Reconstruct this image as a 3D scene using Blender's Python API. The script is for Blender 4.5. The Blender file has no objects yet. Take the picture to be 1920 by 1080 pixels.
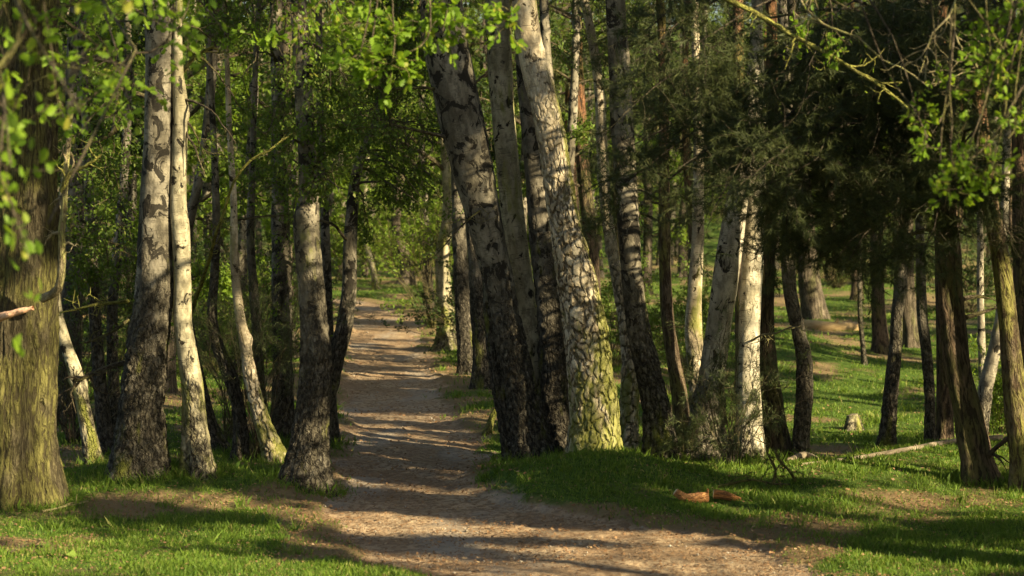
import bpy, math, random
import numpy as np

# ------------------------------------------------------------------ camera, sky, sun, exposure
sc = bpy.context.scene
FPX = 4000.0                       # focal length in photo pixels (photo is 1920 wide)
PITCH = math.radians(2.15)
CAM_H = 3.0
cd = bpy.data.cameras.new("camera"); cam = bpy.data.objects.new("camera", cd)
sc.collection.objects.link(cam); sc.camera = cam
cd.sensor_width = 36.0; cd.lens = FPX / 1920 * 36
cd.clip_start = 0.1; cd.clip_end = 3000
cam.location = (0, 0, CAM_H); cam.rotation_euler = (math.pi/2 - PITCH, 0, 0)
cd.dof.use_dof = True; cd.dof.focus_distance = 25.5; cd.dof.aperture_fstop = 2.2

SUN_EL = math.radians(24)
AZ = math.radians(38)              # sun stands to the right, this far behind the camera
SUN = np.array([math.cos(SUN_EL)*math.cos(AZ), -math.cos(SUN_EL)*math.sin(AZ), math.sin(SUN_EL)])
w = bpy.data.worlds.new("World"); sc.world = w; w.use_nodes = True
wt = w.node_tree; wt.nodes.clear()
sky = wt.nodes.new("ShaderNodeTexSky"); sky.sky_type = 'NISHITA'; sky.sun_disc = False
sky.sun_elevation = SUN_EL; sky.sun_rotation = math.atan2(SUN[0], SUN[1])
bg = wt.nodes.new("ShaderNodeBackground"); bg.inputs[1].default_value = 0.06
sky.ozone_density = 0.4; sky.dust_density = 2.0
wo = wt.nodes.new("ShaderNodeOutputWorld")
wt.links.new(sky.outputs[0], bg.inputs[0]); wt.links.new(bg.outputs[0], wo.inputs[0])
sd = bpy.data.lights.new("sun", 'SUN'); sd.energy = 5.0; sd.angle = math.radians(0.55); sd.color = (1.0, 0.84, 0.54)
so = bpy.data.objects.new("sun", sd); sc.collection.objects.link(so)
from mathutils import Vector
so.rotation_euler = Vector(SUN.tolist()).to_track_quat('Z', 'Y').to_euler()
sc.view_settings.view_transform = 'Standard'; sc.view_settings.look = 'None'
sc.view_settings.exposure = 1.6; sc.view_settings.gamma = 1.0
try:
    sc.cycles.max_bounces = 6; sc.cycles.diffuse_bounces = 3; sc.cycles.transmission_bounces = 3
    sc.cycles.glossy_bounces = 2
    sc.cycles.use_adaptive_sampling = True; sc.cycles.use_denoising = True
except Exception: pass

RNG = np.random.default_rng(7)

# ------------------------------------------------------------------ numpy noise
def _hash(ix, iy, iz, s=0):
    h = (ix.astype(np.int64)*374761393 + iy.astype(np.int64)*668265263 + iz.astype(np.int64)*2147483647 + s*974711) & 0xffffffff
    h = ((h ^ (h >> 13)) * 1274126177) & 0xffffffff
    h = ((h ^ (h >> 16)) * 2246822519) & 0xffffffff
    return ((h ^ (h >> 15)) & 0xffffff) / float(0xffffff)
def vnoise(p, s=0):
    p = np.asarray(p, float); i = np.floor(p); f = p - i; f = f*f*(3-2*f); i = i.astype(np.int64)
    r = 0
    for dx in (0, 1):
        for dy in (0, 1):
            for dz in (0, 1):
                wgt = (f[..., 0] if dx else 1-f[..., 0])*(f[..., 1] if dy else 1-f[..., 1])*(f[..., 2] if dz else 1-f[..., 2])
                r = r + wgt*_hash(i[..., 0]+dx, i[..., 1]+dy, i[..., 2]+dz, s)
    return r
def fbm(p, o=4, s=0):
    p = np.asarray(p, float); a = 0.5; r = 0; t = 0
    for k in range(o):
        r = r + a*vnoise(p, s+k*17); t += a; p = p*2.03+5.3; a *= 0.5
    return r/t
def worley(p, s=0):
    p = np.asarray(p, float); i = np.floor(p).astype(np.int64); f1 = np.full(p.shape[:-1], 9.); f2 = f1.copy(); cid = np.zeros(p.shape[:-1])
    for dx in (-1, 0, 1):
        for dy in (-1, 0, 1):
            for dz in (-1, 0, 1):
                c = [i[..., 0]+dx, i[..., 1]+dy, i[..., 2]+dz]
                q = np.stack([c[k] + _hash(*c, s+11*k+1) for k in range(3)], -1)
                d = np.linalg.norm(q-p, axis=-1); h = _hash(*c, s+99)
                m = d < f1
                f2 = np.where(m, f1, np.minimum(f2, d)); cid = np.where(m, h, cid); f1 = np.where(m, d, f1)
    return f1, f2, cid
def sstep(a, b, x):
    t = np.clip((x-a)/(b-a), 0, 1); return t*t*(3-2*t)

# ------------------------------------------------------------------ pixel <-> world
CP, SP = math.cos(PITCH), math.sin(PITCH)
def ray(px, py):
    u = (540-py)/FPX
    return np.array([(px-960)/FPX, CP+u*SP, -SP+u*CP])
def at(px, py, D):
    d = ray(px, py); return np.array([0, 0, CAM_H]) + d*(D/d[1])
# path edges in the photo: (py, left px, right px)
PATH = [(1500, 1500, 3300), (1300, 1150, 2500), (1150, 940, 1850), (1080, 815, 1600), (1040, 700, 1520), (1000, 640, 1390), (970, 590, 1180), (950, 580, 1000), (930, 570, 930),
        (900, 630, 900), (850, 640, 905), (780, 637, 860), (700, 637, 815), (640, 645, 803), (600, 660, 790), (578, 668, 745), (568, 640, 705), (560, 560, 650), (552, 440, 540)]
_pd = np.array([CAM_H/(-(ray(960, a[0])[2])/ray(960, a[0])[1]) for a in PATH])
_pl = np.array([(a[1]-960)/FPX for a in PATH])*_pd; _pr = np.array([(a[2]-960)/FPX for a in PATH])*_pd
def path_amount(x, y):
    l = np.interp(y, _pd, _pl); r = np.interp(y, _pd, _pr)
    wob = (fbm(np.stack([x*0.9, y*0.6, x*0], -1), 3, 5)-.5)*0.7 + (fbm(np.stack([x*5, y*3, x*0], -1), 3, 8)-.5)*0.5
    e = np.minimum(x-l, r-x) + wob + .10
    e = np.where(y > _pd[-1], -3, e)
    return sstep(-0.12, 0.3, e)
def gz(x, y):
    x = np.asarray(x, float); y = np.asarray(y, float)
    z = (fbm(np.stack([x*0.35, y*0.3, x*0], -1), 3, 3)-.5)*0.28*sstep(14, 22, y)
    pa = path_amount(x, y)
    z = z*(1-.6*pa) - 0.07*pa
    z = z + 0.03*(fbm(np.stack([x*4, y*2.2, x*0], -1), 3, 31)-.5)
    off = 1-pa
    z = z + off*0.30*np.exp(-((x-1.05)/1.15)**2 - ((y-22.9)/1.15)**2)         # bank under the big birches
    z = z + off*0.16*np.exp(-((x+3.9)/2.0)**2 - ((y-23.2)/1.0)**2)            # left ridge
    yc = np.interp(x, [2.4, 3.4, 6.1, 9], [24.9, 25.2, 27.4, 29])             # grassy edge on the right, lower behind
    xr = sstep(2.0, 3.4, x)
    z = z + xr*0.14*np.exp(-((y-yc+1.6)/2.2)**2)
    z = z - xr*0.50*sstep(0, 2.0, y-yc)*(1-sstep(8, 26, y-yc))
    z = z + off*sstep(2.5, 6, x)*(fbm(np.stack([x*0.16, y*0.11, x*0+4], -1), 2, 13)-.5)*0.9*sstep(28, 40, y)
    z = z + sstep(100, 230, y)*22 + sstep(40, 140, np.abs(x))*12
    return z
def hit(px, py):
    d = ray(px, py); D = np.linspace(14, 140, 4000)
    P = np.array([0, 0, CAM_H])[None] + d[None]*(D/d[1])[:, None]
    below = P[:, 2] < gz(P[:, 0], P[:, 1])
    k = int(np.argmax(below)) if below.any() else len(D)-1
    return P[k]

# ------------------------------------------------------------------ light gaps: lines of sun that must stay open / closed
_h1 = np.cross(SUN, [0, 0, 1.]); _h1 /= np.linalg.norm(_h1); _h2 = np.cross(_h1, SUN)
OPEN, SHUT = [], []
def suv(P): return np.stack([P@_h1, P@_h2], -1)
def add_open(p, r): OPEN.append((p, r))
def add_shut(p, r): SHUT.append((p, r))
def curve_keep(c, pad=.02):
    """curves (N,K,3) none of whose points stands in an open line of sun"""
    N, K, _ = c.shape; m = (c[:, 1:]+c[:, :-1])/2; a = np.concatenate([c[:, 1:], m], 1)
    return sun_keep(a.reshape(-1, 3), 0, False, pad).reshape(N, -1).all(1)
_G = {}; CELL = .04; U0, V0, NU, NV = -75., -60., 3800, 2600
def sun_map(which, pad):
    """over the plane square to the sun: how far along the sun line the nearest listed spot stands"""
    key = (which, round(pad*20))
    if key in _G: return _G[key]
    pad = key[1]/20; big = which == 'open'; M_ = np.full((NU, NV), 1e9 if big else 1e9, np.float32)
    for p, r in (OPEN if big else SHUT):
        c = suv(p[None])[0]; R_ = r*1.5+pad
        a0, a1 = int((c[0]-R_-U0)/CELL), int((c[0]+R_-U0)/CELL)+2; b0, b1 = int((c[1]-R_-V0)/CELL), int((c[1]+R_-V0)/CELL)+2
        if a0 < 0 or b0 < 0 or a1 > NU or b1 > NV: continue
        uu, vv_ = np.meshgrid(U0+(np.arange(a0, a1)+.5)*CELL, V0+(np.arange(b0, b1)+.5)*CELL, indexing='ij')
        wob = 1 + 0.9*(fbm(np.stack([uu*3.0, vv_*3.0, uu*0], -1), 2, 71)-.5)
        m = np.hypot(uu-c[0], vv_-c[1]) < r*wob+pad
        sub = M_[a0:a1, b0:b1]; sub[m] = np.minimum(sub[m], p@SUN)
    _G[key] = M_; return M_
def sun_keep(P, thr=0.45, carve=True, pad=.0):
    """which leaves may stay so the sunny spots of the place are sunny"""
    if not len(P): return np.ones(0, bool)
    q = suv(P); s = P@SUN
    iu = np.clip(((q[:, 0]-U0)/CELL).astype(int), 0, NU-1); iv = np.clip(((q[:, 1]-V0)/CELL).astype(int), 0, NV-1)
    keep = ~(s > sun_map('open', pad)[iu, iv] + .35)
    if carve:
        n = fbm(np.stack([q[:, 0]*1.5, q[:, 1]*2.2, q[:, 0]*0+3], -1), 3, 55)
        keep &= (n > thr) | (s > sun_map('shut', 0)[iu, iv] + .3)
    return keep

# ------------------------------------------------------------------ mesh helpers
class MB:
    def __init__(s): s.v = []; s.f = []; s.n = 0; s.tc = []; s.mi = []; s.plate = None
    def add(s, v, f, tc=None, mi=0):
        v = np.asarray(v, float).reshape(-1, 3); f = np.asarray(f)
        s.v.append(v); s.f.append(f + s.n); s.n += len(v)
        s.tc.append(np.zeros((len(v), 3)) if tc is None else tc); s.mi.append(mi)
    def build(s, name, mats, parent=None, smooth=True, origin=None):
        me = bpy.data.meshes.new(name)
        V = np.concatenate(s.v)
        if origin is not None: V = V - origin
        me.vertices.add(len(V)); me.vertices.foreach_set("co", V.astype(np.float32).ravel())
        loops = np.concatenate([f.ravel() for f in s.f]).astype(np.int32)
        cnt = np.concatenate([np.full(len(f), f.shape[1]) for f in s.f]).astype(np.int32)
        mi = np.concatenate([np.full(len(f), m) for f, m in zip(s.f, s.mi)]).astype(np.int32)
        st = np.concatenate([[0], np.cumsum(cnt)[:-1]]).astype(np.int32)
        me.loops.add(len(loops)); me.loops.foreach_set("vertex_index", loops)
        me.polygons.add(len(cnt)); me.polygons.foreach_set("loop_start", st)
        try: me.polygons.foreach_set("loop_total", cnt)
        except Exception: pass
        me.polygons.foreach_set("material_index", mi)
        me.polygons.foreach_set("use_smooth", np.full(len(cnt), smooth))
        a = me.attributes.new("tc", 'FLOAT_VECTOR', 'POINT')
        a.data.foreach_set("vector", np.concatenate(s.tc).astype(np.float32).ravel())
        if s.plate is not None:
            a2 = me.attributes.new("plate", 'FLOAT_VECTOR', 'POINT'); a2.data.foreach_set("vector", s.plate.astype(np.float32).ravel())
        for m in (mats if isinstance(mats, (list, tuple)) else [mats]): me.materials.append(m)
        me.update(calc_edges=True)
        o = bpy.data.objects.new(name, me); sc.collection.objects.link(o)
        if parent is not None: o.parent = parent
        return o

def nrm(a): return a/(np.linalg.norm(a, axis=-1, keepdims=True)+1e-9)
def tubes(pts, r0, r1, nseg=4, prof=None):
    """pts (N,K,3) -> verts, quads, tc"""
    N, K, _ = pts.shape
    t = nrm(np.gradient(pts, axis=1))
    ref = np.where(np.abs(t[..., 2:3]) > .85, np.array([1., 0, 0]), np.array([0, 0, 1.]))
    ref = np.broadcast_to(ref[:, K//2:K//2+1], t.shape)
    a = nrm(np.cross(t, ref)); b = np.cross(t, a)
    th = np.linspace(0, 2*math.pi, nseg, endpoint=False)
    f = np.linspace(0, 1, K) if prof is None else prof
    r = (np.asarray(r0)[:, None]*(1-f) + np.asarray(r1)[:, None]*f)[..., None, None]
    ca, sa = np.cos(th)[None, None, :, None], np.sin(th)[None, None, :, None]
    v = pts[:, :, None] + r*(a[:, :, None]*ca + b[:, :, None]*sa)
    L = np.concatenate([np.zeros((N, 1)), np.cumsum(np.linalg.norm(np.diff(pts, axis=1), axis=-1), 1)], 1)
    tc = np.stack(np.broadcast_arrays(r[..., 0]*ca[..., 0]*1.0, r[..., 0]*sa[..., 0]*1.0, L[:, :, None]), -1)
    n, k, s = np.meshgrid(np.arange(N), np.arange(K-1), np.arange(nseg), indexing='ij')
    i = lambda n, k, s: (n*K+k)*nseg + s % nseg
    q = np.stack([i(n, k, s), i(n, k, s+1), i(n, k+1, s+1), i(n, k+1, s)], -1).reshape(-1, 4)
    return v.reshape(-1, 3), q, tc.reshape(-1, 3)
def grow(P, d, L, K, rng, wig=.25, grav=0.):
    """batch of wandering twigs: P,d (N,3), L (N,)"""
    out = [P]; d = nrm(d); step = (L/(K-1))[:, None]
    for k in range(K-1):
        d = nrm(d + rng.normal(0, wig, d.shape) + np.array([0, 0, grav])); P = P + d*step; out.append(P)
    return np.stack(out, 1)
def sample(curves, n, rng, lo=.2, hi=1.):
    """n points on every curve -> P, tangent"""
    N, K, _ = curves.shape
    t = rng.uniform(lo, hi, (N, n))*(K-1); k = np.minimum(t.astype(int), K-2); f = (t-k)[..., None]
    ii = np.arange(N)[:, None]
    A, B = curves[ii, k], curves[ii, k+1]
    return (A*(1-f)+B*f).reshape(-1, 3), nrm((B-A).reshape(-1, 3))

LEAF = {
 'small': (np.array([[0, 0], [.45, .30], [1, 0], [.45, -.30]]), [[0, 1, 2, 3]]),
 'oval': (np.array([[0, 0], [.2, .22], [.6, .32], [1, 0], [.6, -.32], [.2, -.22]]), [[0, 1, 2, 3, 4, 5]]),
 'oak': (np.array([[0, 0], [.22, .10], [.30, .24], [.42, .15], [.55, .34], [.68, .2], [.82, .27], [1, 0], [.82, -.27], [.68, -.2], [.55, -.34], [.42, -.15], [.30, -.24], [.22, -.10]]), [list(range(14))]),
 'needle': (np.array([[0, .035], [1, 0], [0, -.035]]), [[0, 1, 2]]),
}
def leaves(mb, P, d, size, kind, rng, up=.7, mi=0):
    if not len(P): return
    tpl, faces = LEAF[kind]; N = len(P)
    d = nrm(d); n = nrm(rng.normal(0, 1, (N, 3))*(1-up) + np.array([0.15, -.25, 1.])*up)
    s = nrm(np.cross(n, d)); n = np.cross(d, s)
    sz = np.broadcast_to(size, (N,))[:, None, None]
    a = tpl[None, :, 0:1]; b = tpl[None, :, 1:2]
    v = P[:, None] + sz*(d[:, None]*a + s[:, None]*b + n[:, None]*(-.35*np.abs(b) - .18*a*a))
    m = len(tpl)
    f = (np.arange(N)[:, None, None]*m + np.array(faces)[None]).reshape(-1, len(faces[0]))
    mb.add(v.reshape(-1, 3), f, None, mi)

def bough(rng, A, B, wood, leaf, c1r=1., n1=9, n2=5, n3=10, size=.05, kind='small', r0=.03, sag=.12, spread=.38, lo=.35, up=.6, thr=.45, carve=True, filt=True, droop=-.05, twr=.004, jit=.06, minl=0.0, lean=0):
    """one limb from A to B with side shoots, twigs and leaves"""
    K = 10; t = np.linspace(0, 1, K)[:, None]; L = np.linalg.norm(B-A)
    arc = np.sin(np.pi*t)*L*sag*np.array([[0, 0, 1.]])
    wv = np.cumsum(rng.normal(0, 1, (K, 3)), 0); wv -= t*wv[-1]; wv[0] = 0
    limb = A*(1-t)+B*t + arc + wv*L*.014
    limb = limb[None]
    v, f, tc = tubes(limb, [r0], [max(.005, r0*.22)], 7); wood.add(v, f, tc)
    P, T = sample(limb, n1, rng, lo, 1.0)
    d = nrm(T*.6 + rng.normal(0, .75, T.shape))
    c1 = grow(P, d, np.full(len(P), L*spread)*rng.uniform(.5, 1.1, len(P)) + minl, 6, rng, .22, droop)
    if filt == 1:
        c1 = c1[curve_keep(c1)]
        if not len(c1): return
    v, f, tc = tubes(c1, np.full(len(c1), max(r0*.3, .006)*c1r), np.full(len(c1), .003*c1r), 4); wood.add(v, f, tc)
    P, T = sample(c1, n2, rng, .2, 1.0)
    d = nrm(T*.7 + rng.normal(0, .7, T.shape))
    l2 = (L*spread*.42+minl*.5)*rng.uniform(.5, 1.1, len(P))
    c2 = grow(P, d, l2, 4, rng, .25, droop)
    k2 = (sun_keep(c2[:, 2], thr, carve) & (curve_keep(c2) if filt == 1 else True)) if filt else np.ones(len(c2), bool)
    c2 = c2[k2]
    if not len(c2): return
    v, f, tc = tubes(c2, np.full(len(c2), twr), np.full(len(c2), twr*.4), 3); wood.add(v, f, tc)
    P, T = sample(c2, n3, rng, .1, 1.0)
    if kind == 'needle':
        if filt:
            kk = sun_keep(P, thr, False, .05 if filt == 1 else 0); P, T = P[kk], T[kk]
        d = nrm(T*.9 + rng.normal(0, .65, T.shape)); leaves(leaf, P, d, size*rng.uniform(.7, 1.2, len(P)), kind, rng, .2)
    else:
        P = P + rng.normal(0, jit, P.shape)*.5
        if filt:
            kk = sun_keep(P, thr, carve, size*.45); P, T = P[kk], T[kk]
        d = nrm(T*.5 + rng.normal(0, .6, T.shape) + np.array([0, 0, -.25]))
        leaves(leaf, P, d, size*rng.uniform(.6, 1.25, len(P)), kind, rng, up)

# ------------------------------------------------------------------ materials
def new_mat(name):
    m = bpy.data.materials.new(name); m.use_nodes = True; nt = m.node_tree; nt.nodes.clear()
    return m, nt
class NT:
    def __init__(s, nt): s.t = nt
    def n(s, ty, **kw):
        x = s.t.nodes.new(ty)
        for k, v in kw.items(): setattr(x, k, v)
        return x
    def l(s, a, b): s.t.links.new(a, b)
    def val(s, i, v):
        if hasattr(v, 'links') or isinstance(v, bpy.types.NodeSocket): s.l(v, i)
        else: i.default_value = v
    def math(s, op, a, b=0, clamp=False):
        x = s.n("ShaderNodeMath", operation=op, use_clamp=clamp); s.val(x.inputs[0], a); s.val(x.inputs[1], b); return x.outputs[0]
    def mix(s, f, a, b):
        x = s.n("ShaderNodeMix", data_type='RGBA'); s.val(x.inputs[0], f)
        s.val(x.inputs[6], a if not isinstance(a, tuple) else (*a, 1)); s.val(x.inputs[7], b if not isinstance(b, tuple) else (*b, 1)); return x.outputs[2]
    def vscale(s, v, sc3, off=None):
        x = s.n("ShaderNodeVectorMath", operation='MULTIPLY'); s.l(v, x.inputs[0]); x.inputs[1].default_value = sc3
        if off is None: return x.outputs[0]
        y = s.n("ShaderNodeVectorMath", operation='ADD'); s.l(x.outputs[0], y.inputs[0]); s.l(off, y.inputs[1]); return y.outputs[0]
    def noise(s, v, scale, detail=3, rough=.55, dist=0):
        x = s.n("ShaderNodeTexNoise"); s.l(v, x.inputs['Vector']); x.inputs['Scale'].default_value = scale
        x.inputs['Detail'].default_value = detail; x.inputs['Roughness'].default_value = rough; x.inputs['Distortion'].default_value = dist
        return x.outputs['Fac']
    def voro(s, v, scale, feature='DISTANCE_TO_EDGE', rnd=1.):
        x = s.n("ShaderNodeTexVoronoi", feature=feature); s.l(v, x.inputs['Vector']); x.inputs['Scale'].default_value = scale
        x.inputs['Randomness'].default_value = rnd; return x
    def ramp(s, f, a, b):
        x = s.n("ShaderNodeMapRange", interpolation_type='SMOOTHSTEP'); s.l(f, x.inputs[0]); x.inputs[1].default_value = a; x.inputs[2].default_value = b; return x.outputs[0]
    def out(s, color, rough=.9, bump=None, bstr=.5, bdist=.02, spec=.15):
        p = s.n("ShaderNodeBsdfPrincipled"); s.val(p.inputs['Base Color'], color if not isinstance(color, tuple) else (*color, 1))
        s.val(p.inputs['Roughness'], rough); p.inputs['Specular IOR Level'].default_value = spec
        if bump is not None:
            b = s.n("ShaderNodeBump"); b.inputs['Strength'].default_value = bstr; b.inputs['Distance'].default_value = bdist
            s.l(bump, b.inputs['Height']); s.l(b.outputs[0], p.inputs['Normal'])
        o = s.n("ShaderNodeOutputMaterial"); s.l(p.outputs[0], o.inputs[0]); return p

def bark_coords(g):
    a = g.n("ShaderNodeAttribute", attribute_name="tc")
    oi = g.n("ShaderNodeObjectInfo"); r = g.math('MULTIPLY', oi.outputs['Random'], 53.)
    cx = g.n("ShaderNodeCombineXYZ"); 
    for i in range(3): g.l(r, cx.inputs[i])
    sx = g.n("ShaderNodeSeparateXYZ"); g.l(a.outputs['Vector'], sx.inputs[0])
    return a.outputs['Vector'], cx.outputs[0], sx.outputs['Z']

def mat_birch(name, base=(.60, .55, .44), dull=(.30, .27, .21), rough_h=1.2, moss=.3, patch=.5, crack=(.03, .026, .019), rough_amt=1., scaly=False, mossx=0.):
    m, nt = new_mat(name); g = NT(nt); tc, off, h = bark_coords(g)
    big = g.noise(g.vscale(tc, (5, 5, 1.6), off), 1, 4)
    col = g.mix(g.ramp(big, .38, .66), base, dull)
    mot = g.noise(g.vscale(tc, (13, 13, 7), off), 1, 5, .7)
    col = g.mix(g.math('MULTIPLY', g.ramp(mot, .42, .62), .72), col, tuple(q*.5 for q in dull))
    # papery horizontal dashes
    len_ = g.noise(g.vscale(tc, (7, 7, 75), off), 1, 2, .6)
    lm = g.ramp(len_, .60, .68); col = g.mix(g.math('MULTIPLY', lm, .75), col, (.08, .068, .05))
    fine = g.noise(g.vscale(tc, (25, 25, 140), off), 1, 2)
    col = g.mix(g.math('MULTIPLY', g.ramp(fine, .5, .75), .35), col, (.2, .17, .12))
    # black scars
    pt = g.noise(g.vscale(tc, (7, 7, 5.5), off), 1, 4, .65, .8)
    pm = g.ramp(pt, .66-.13*patch, .71-.13*patch); col = g.mix(pm, col, crack)
    # corky plates towards the foot
    nz = g.noise(g.vscale(tc, (6, 6, 2.5), off), 1, 3)
    hh = g.math('ADD', h, g.math('MULTIPLY', g.math('SUBTRACT', nz, .5), 3.6))
    foot = g.math('MULTIPLY', g.math('SUBTRACT', 1, g.ramp(hh, rough_h*.45, rough_h*1.2)), rough_amt)
    dn = g.n("ShaderNodeTexNoise"); g.l(g.vscale(tc, (11, 11, 7), off), dn.inputs['Vector']); dn.inputs['Scale'].default_value = 1; dn.inputs['Detail'].default_value = 4; dn.inputs['Roughness'].default_value = .65
    vv = g.n("ShaderNodeVectorMath", operation='MULTIPLY_ADD'); g.l(dn.outputs['Color'], vv.inputs[0]); dq = 1.5 if scaly else 2.2; vv.inputs[1].default_value = (dq, dq, dq); g.l(g.vscale(tc, (15, 15, 9) if scaly else (17, 17, 8), off), vv.inputs[2])
    vo = g.voro(vv.outputs[0], 1); ed = vo.outputs['Distance']; vc = g.voro(vv.outputs[0], 1, 'F1')
    csx = g.n("ShaderNodeSeparateColor"); g.l(vc.outputs['Color'], csx.inputs[0])
    n4 = g.noise(g.vscale(tc, (34, 34, 16), off), 1, 4, .65)
    if scaly:
        pa_ = g.n("ShaderNodeAttribute", attribute_name="plate"); px_ = g.n("ShaderNodeSeparateXYZ"); g.l(pa_.outputs['Vector'], px_.inputs[0])
        ed, cidn = px_.outputs[0], px_.outputs[1]; foot = g.math('MULTIPLY', px_.outputs[2], rough_amt)
        cr = g.math('MULTIPLY', g.ramp(g.math('SUBTRACT', ed, g.math('MULTIPLY', g.math('SUBTRACT', n4, .45), 1.1)), .17, .01), .74)
    else:
        cidn = csx.outputs[0]
        cr = g.ramp(g.math('SUBTRACT', ed, g.math('MULTIPLY', g.ramp(n4, .42, .62), .10)), .07, -.03)
    pcol = g.mix(g.ramp(csx.outputs[0], .25, .75), dull, tuple(.62*q for q in base)) if not scaly else g.mix(g.ramp(g.math('ADD', g.math('MULTIPLY', cidn, .5), g.math('MULTIPLY', n4, .6)), .42, .70), base, dull)
    ft = g.mix(g.math('MULTIPLY', g.ramp(n4, .46, .62) if scaly else g.ramp(n4, .40, .56), .35 if scaly else .88), pcol, (.085, .07, .05) if scaly else (.045, .038, .028))
    plate = g.mix(cr, ft, crack); col = g.mix(foot, col, plate)
    # moss and algae
    ms = g.noise(g.vscale(tc, (4, 4, 1.3), off), 1, 4, .65)
    mh = g.math('SUBTRACT', 1, g.ramp(h, .05, 2.2))
    sxx = g.n('ShaderNodeSeparateXYZ'); g.l(tc, sxx.inputs[0]); side_ = g.math('MULTIPLY', g.ramp(sxx.outputs[0], .06, .22), mossx); ms = g.math('ADD', ms, side_)
    mm = g.ramp(g.math('ADD', ms, g.math('ADD', g.math('MULTIPLY', mh, .07 if not scaly else .15), moss*.34-.17)), .56, .72)
    mcol = g.mix(g.noise(g.vscale(tc, (30, 30, 30), off), 1, 2), (.10, .12, .018), (.27, .27, .05))
    col = g.mix(g.math('MULTIPLY', mm, .8), col, mcol)
    hb = g.math('ADD', g.math('MULTIPLY', foot, g.math('ADD', g.ramp(ed, 0, .25), g.math('MULTIPLY', n4, .8))), g.math('MULTIPLY', g.noise(g.vscale(tc, (30, 30, 22), off), 1, 4), .3))
    hb = g.math('SUBTRACT', hb, g.math('MULTIPLY', pm, .25))
    g.out(col, .85, hb, 1.0, .03); return m

def mat_furrow(name, c1, c2, dark, green=.3, gcol=(.15, .15, .035), sc=(20, 20, 3.2), hi=None):
    m, nt = new_mat(name); g = NT(nt); tc, off, h = bark_coords(g)
    wv = g.noise(g.vscale(tc, (8, 8, 2.2), off), 1, 3)
    cx = g.n("ShaderNodeCombineXYZ"); g.l(wv, cx.inputs[0]); g.l(wv, cx.inputs[1])
    v0 = g.vscale(tc, sc, off); vv = g.n("ShaderNodeVectorMath", operation='ADD'); g.l(v0, vv.inputs[0])
    sc2 = g.vscale(cx.outputs[0], (2, 2, 0)); g.l(sc2, vv.inputs[1])
    rg_ = g.noise(g.vscale(vv.outputs[0], (1.6, 1.6, 1.1)), 1, 4, .6, .4)
    n1 = g.noise(g.vscale(tc, (9, 9, 2), off), 1, 4)
    col = g.mix(g.ramp(n1, .35, .65), c1, c2)
    if hi is not None: col = g.mix(g.ramp(h, hi[0], hi[1]), col, hi[2])
    n2 = g.noise(g.vscale(tc, (60, 60, 25), off), 1, 3)
    col = g.mix(g.math('MULTIPLY', g.ramp(n2, .45, .7), .4), col, dark)
    ms = g.noise(g.vscale(tc, (4, 4, 1.5), off), 1, 4)
    col = g.mix(g.math('MULTIPLY', g.ramp(g.math('ADD', ms, green*.4-.12), .45, .62), .75), col, gcol)
    col = g.mix(g.math('MULTIPLY', g.ramp(rg_, .54, .40), .9), col, dark)
    hb = g.math('ADD', g.ramp(rg_, .34, .66), g.math('MULTIPLY', n2, .35))
    g.out(col, .95, hb, 1., .03); return m

def mat_leaf(name, a, b, c, trans=.45, rough=.5):
    m, nt = new_mat(name); g = NT(nt)
    ge = g.n("ShaderNodeNewGeometry"); r = ge.outputs['Random Per Island']
    col = g.mix(g.ramp(r, 0, .75), a, b); col = g.mix(g.ramp(r, .86, 1.), col, c)
    oi = g.n("ShaderNodeObjectInfo")
    n = g.noise(ge.outputs['Position'], .9, 2)
    col = g.mix(g.math('MULTIPLY', g.ramp(n, .35, .7), .5), col, a)
    p = g.n("ShaderNodeBsdfPrincipled"); g.l(col, p.inputs['Base Color']); p.inputs['Roughness'].default_value = rough; p.inputs['Specular IOR Level'].default_value = .25
    t = g.n("ShaderNodeBsdfTranslucent"); tcx = g.mix(.5, col, (b[0]*1.5, b[1]*1.35, b[2]*.6)); g.l(tcx, t.inputs[0])
    mx = g.n("ShaderNodeMixShader"); mx.inputs[0].default_value = trans; g.l(p.outputs[0], mx.inputs[1]); g.l(t.outputs[0], mx.inputs[2])
    o = g.n("ShaderNodeOutputMaterial"); g.l(mx.outputs[0], o.inputs[0]); return m

M = {}
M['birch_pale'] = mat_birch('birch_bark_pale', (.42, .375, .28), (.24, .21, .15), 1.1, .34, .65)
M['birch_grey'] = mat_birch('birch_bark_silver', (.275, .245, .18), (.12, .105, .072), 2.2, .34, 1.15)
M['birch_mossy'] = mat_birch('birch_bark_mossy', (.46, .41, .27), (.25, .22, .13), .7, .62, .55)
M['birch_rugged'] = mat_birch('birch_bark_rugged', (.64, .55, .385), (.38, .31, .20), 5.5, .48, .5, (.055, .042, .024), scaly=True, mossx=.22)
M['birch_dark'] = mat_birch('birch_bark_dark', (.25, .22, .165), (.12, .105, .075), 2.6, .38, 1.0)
M['oak'] = mat_furrow('oak_bark', (.085, .072, .042), (.125, .105, .06), (.045, .036, .02), .52, (.15, .14, .038), (26, 26, 6.5))
M['oak_grey'] = mat_furrow('oak_bark_grey', (.13, .105, .072), (.19, .155, .11), (.045, .037, .025), .15, (.13, .13, .05), (22, 22, 3))
M['pine'] = mat_furrow('pine_bark', (.12, .088, .06), (.18, .125, .08), (.03, .024, .017), .25, (.11, .11, .035), (18, 18, 5), (3.2, 5.5, (.24, .12, .06)))
M['pine_red'] = mat_furrow('pine_bark_red', (.14, .105, .07), (.19, .145, .095), (.06, .04, .025), .38, (.22, .21, .05), (16, 16, 6), (2.5, 4.5, (.28, .15, .085)))
M['twig'] = mat_furrow('twig_bark', (.14, .115, .075), (.22, .18, .115), (.06, .045, .03), .35, (.17, .17, .04), (30, 30, 12))
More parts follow.
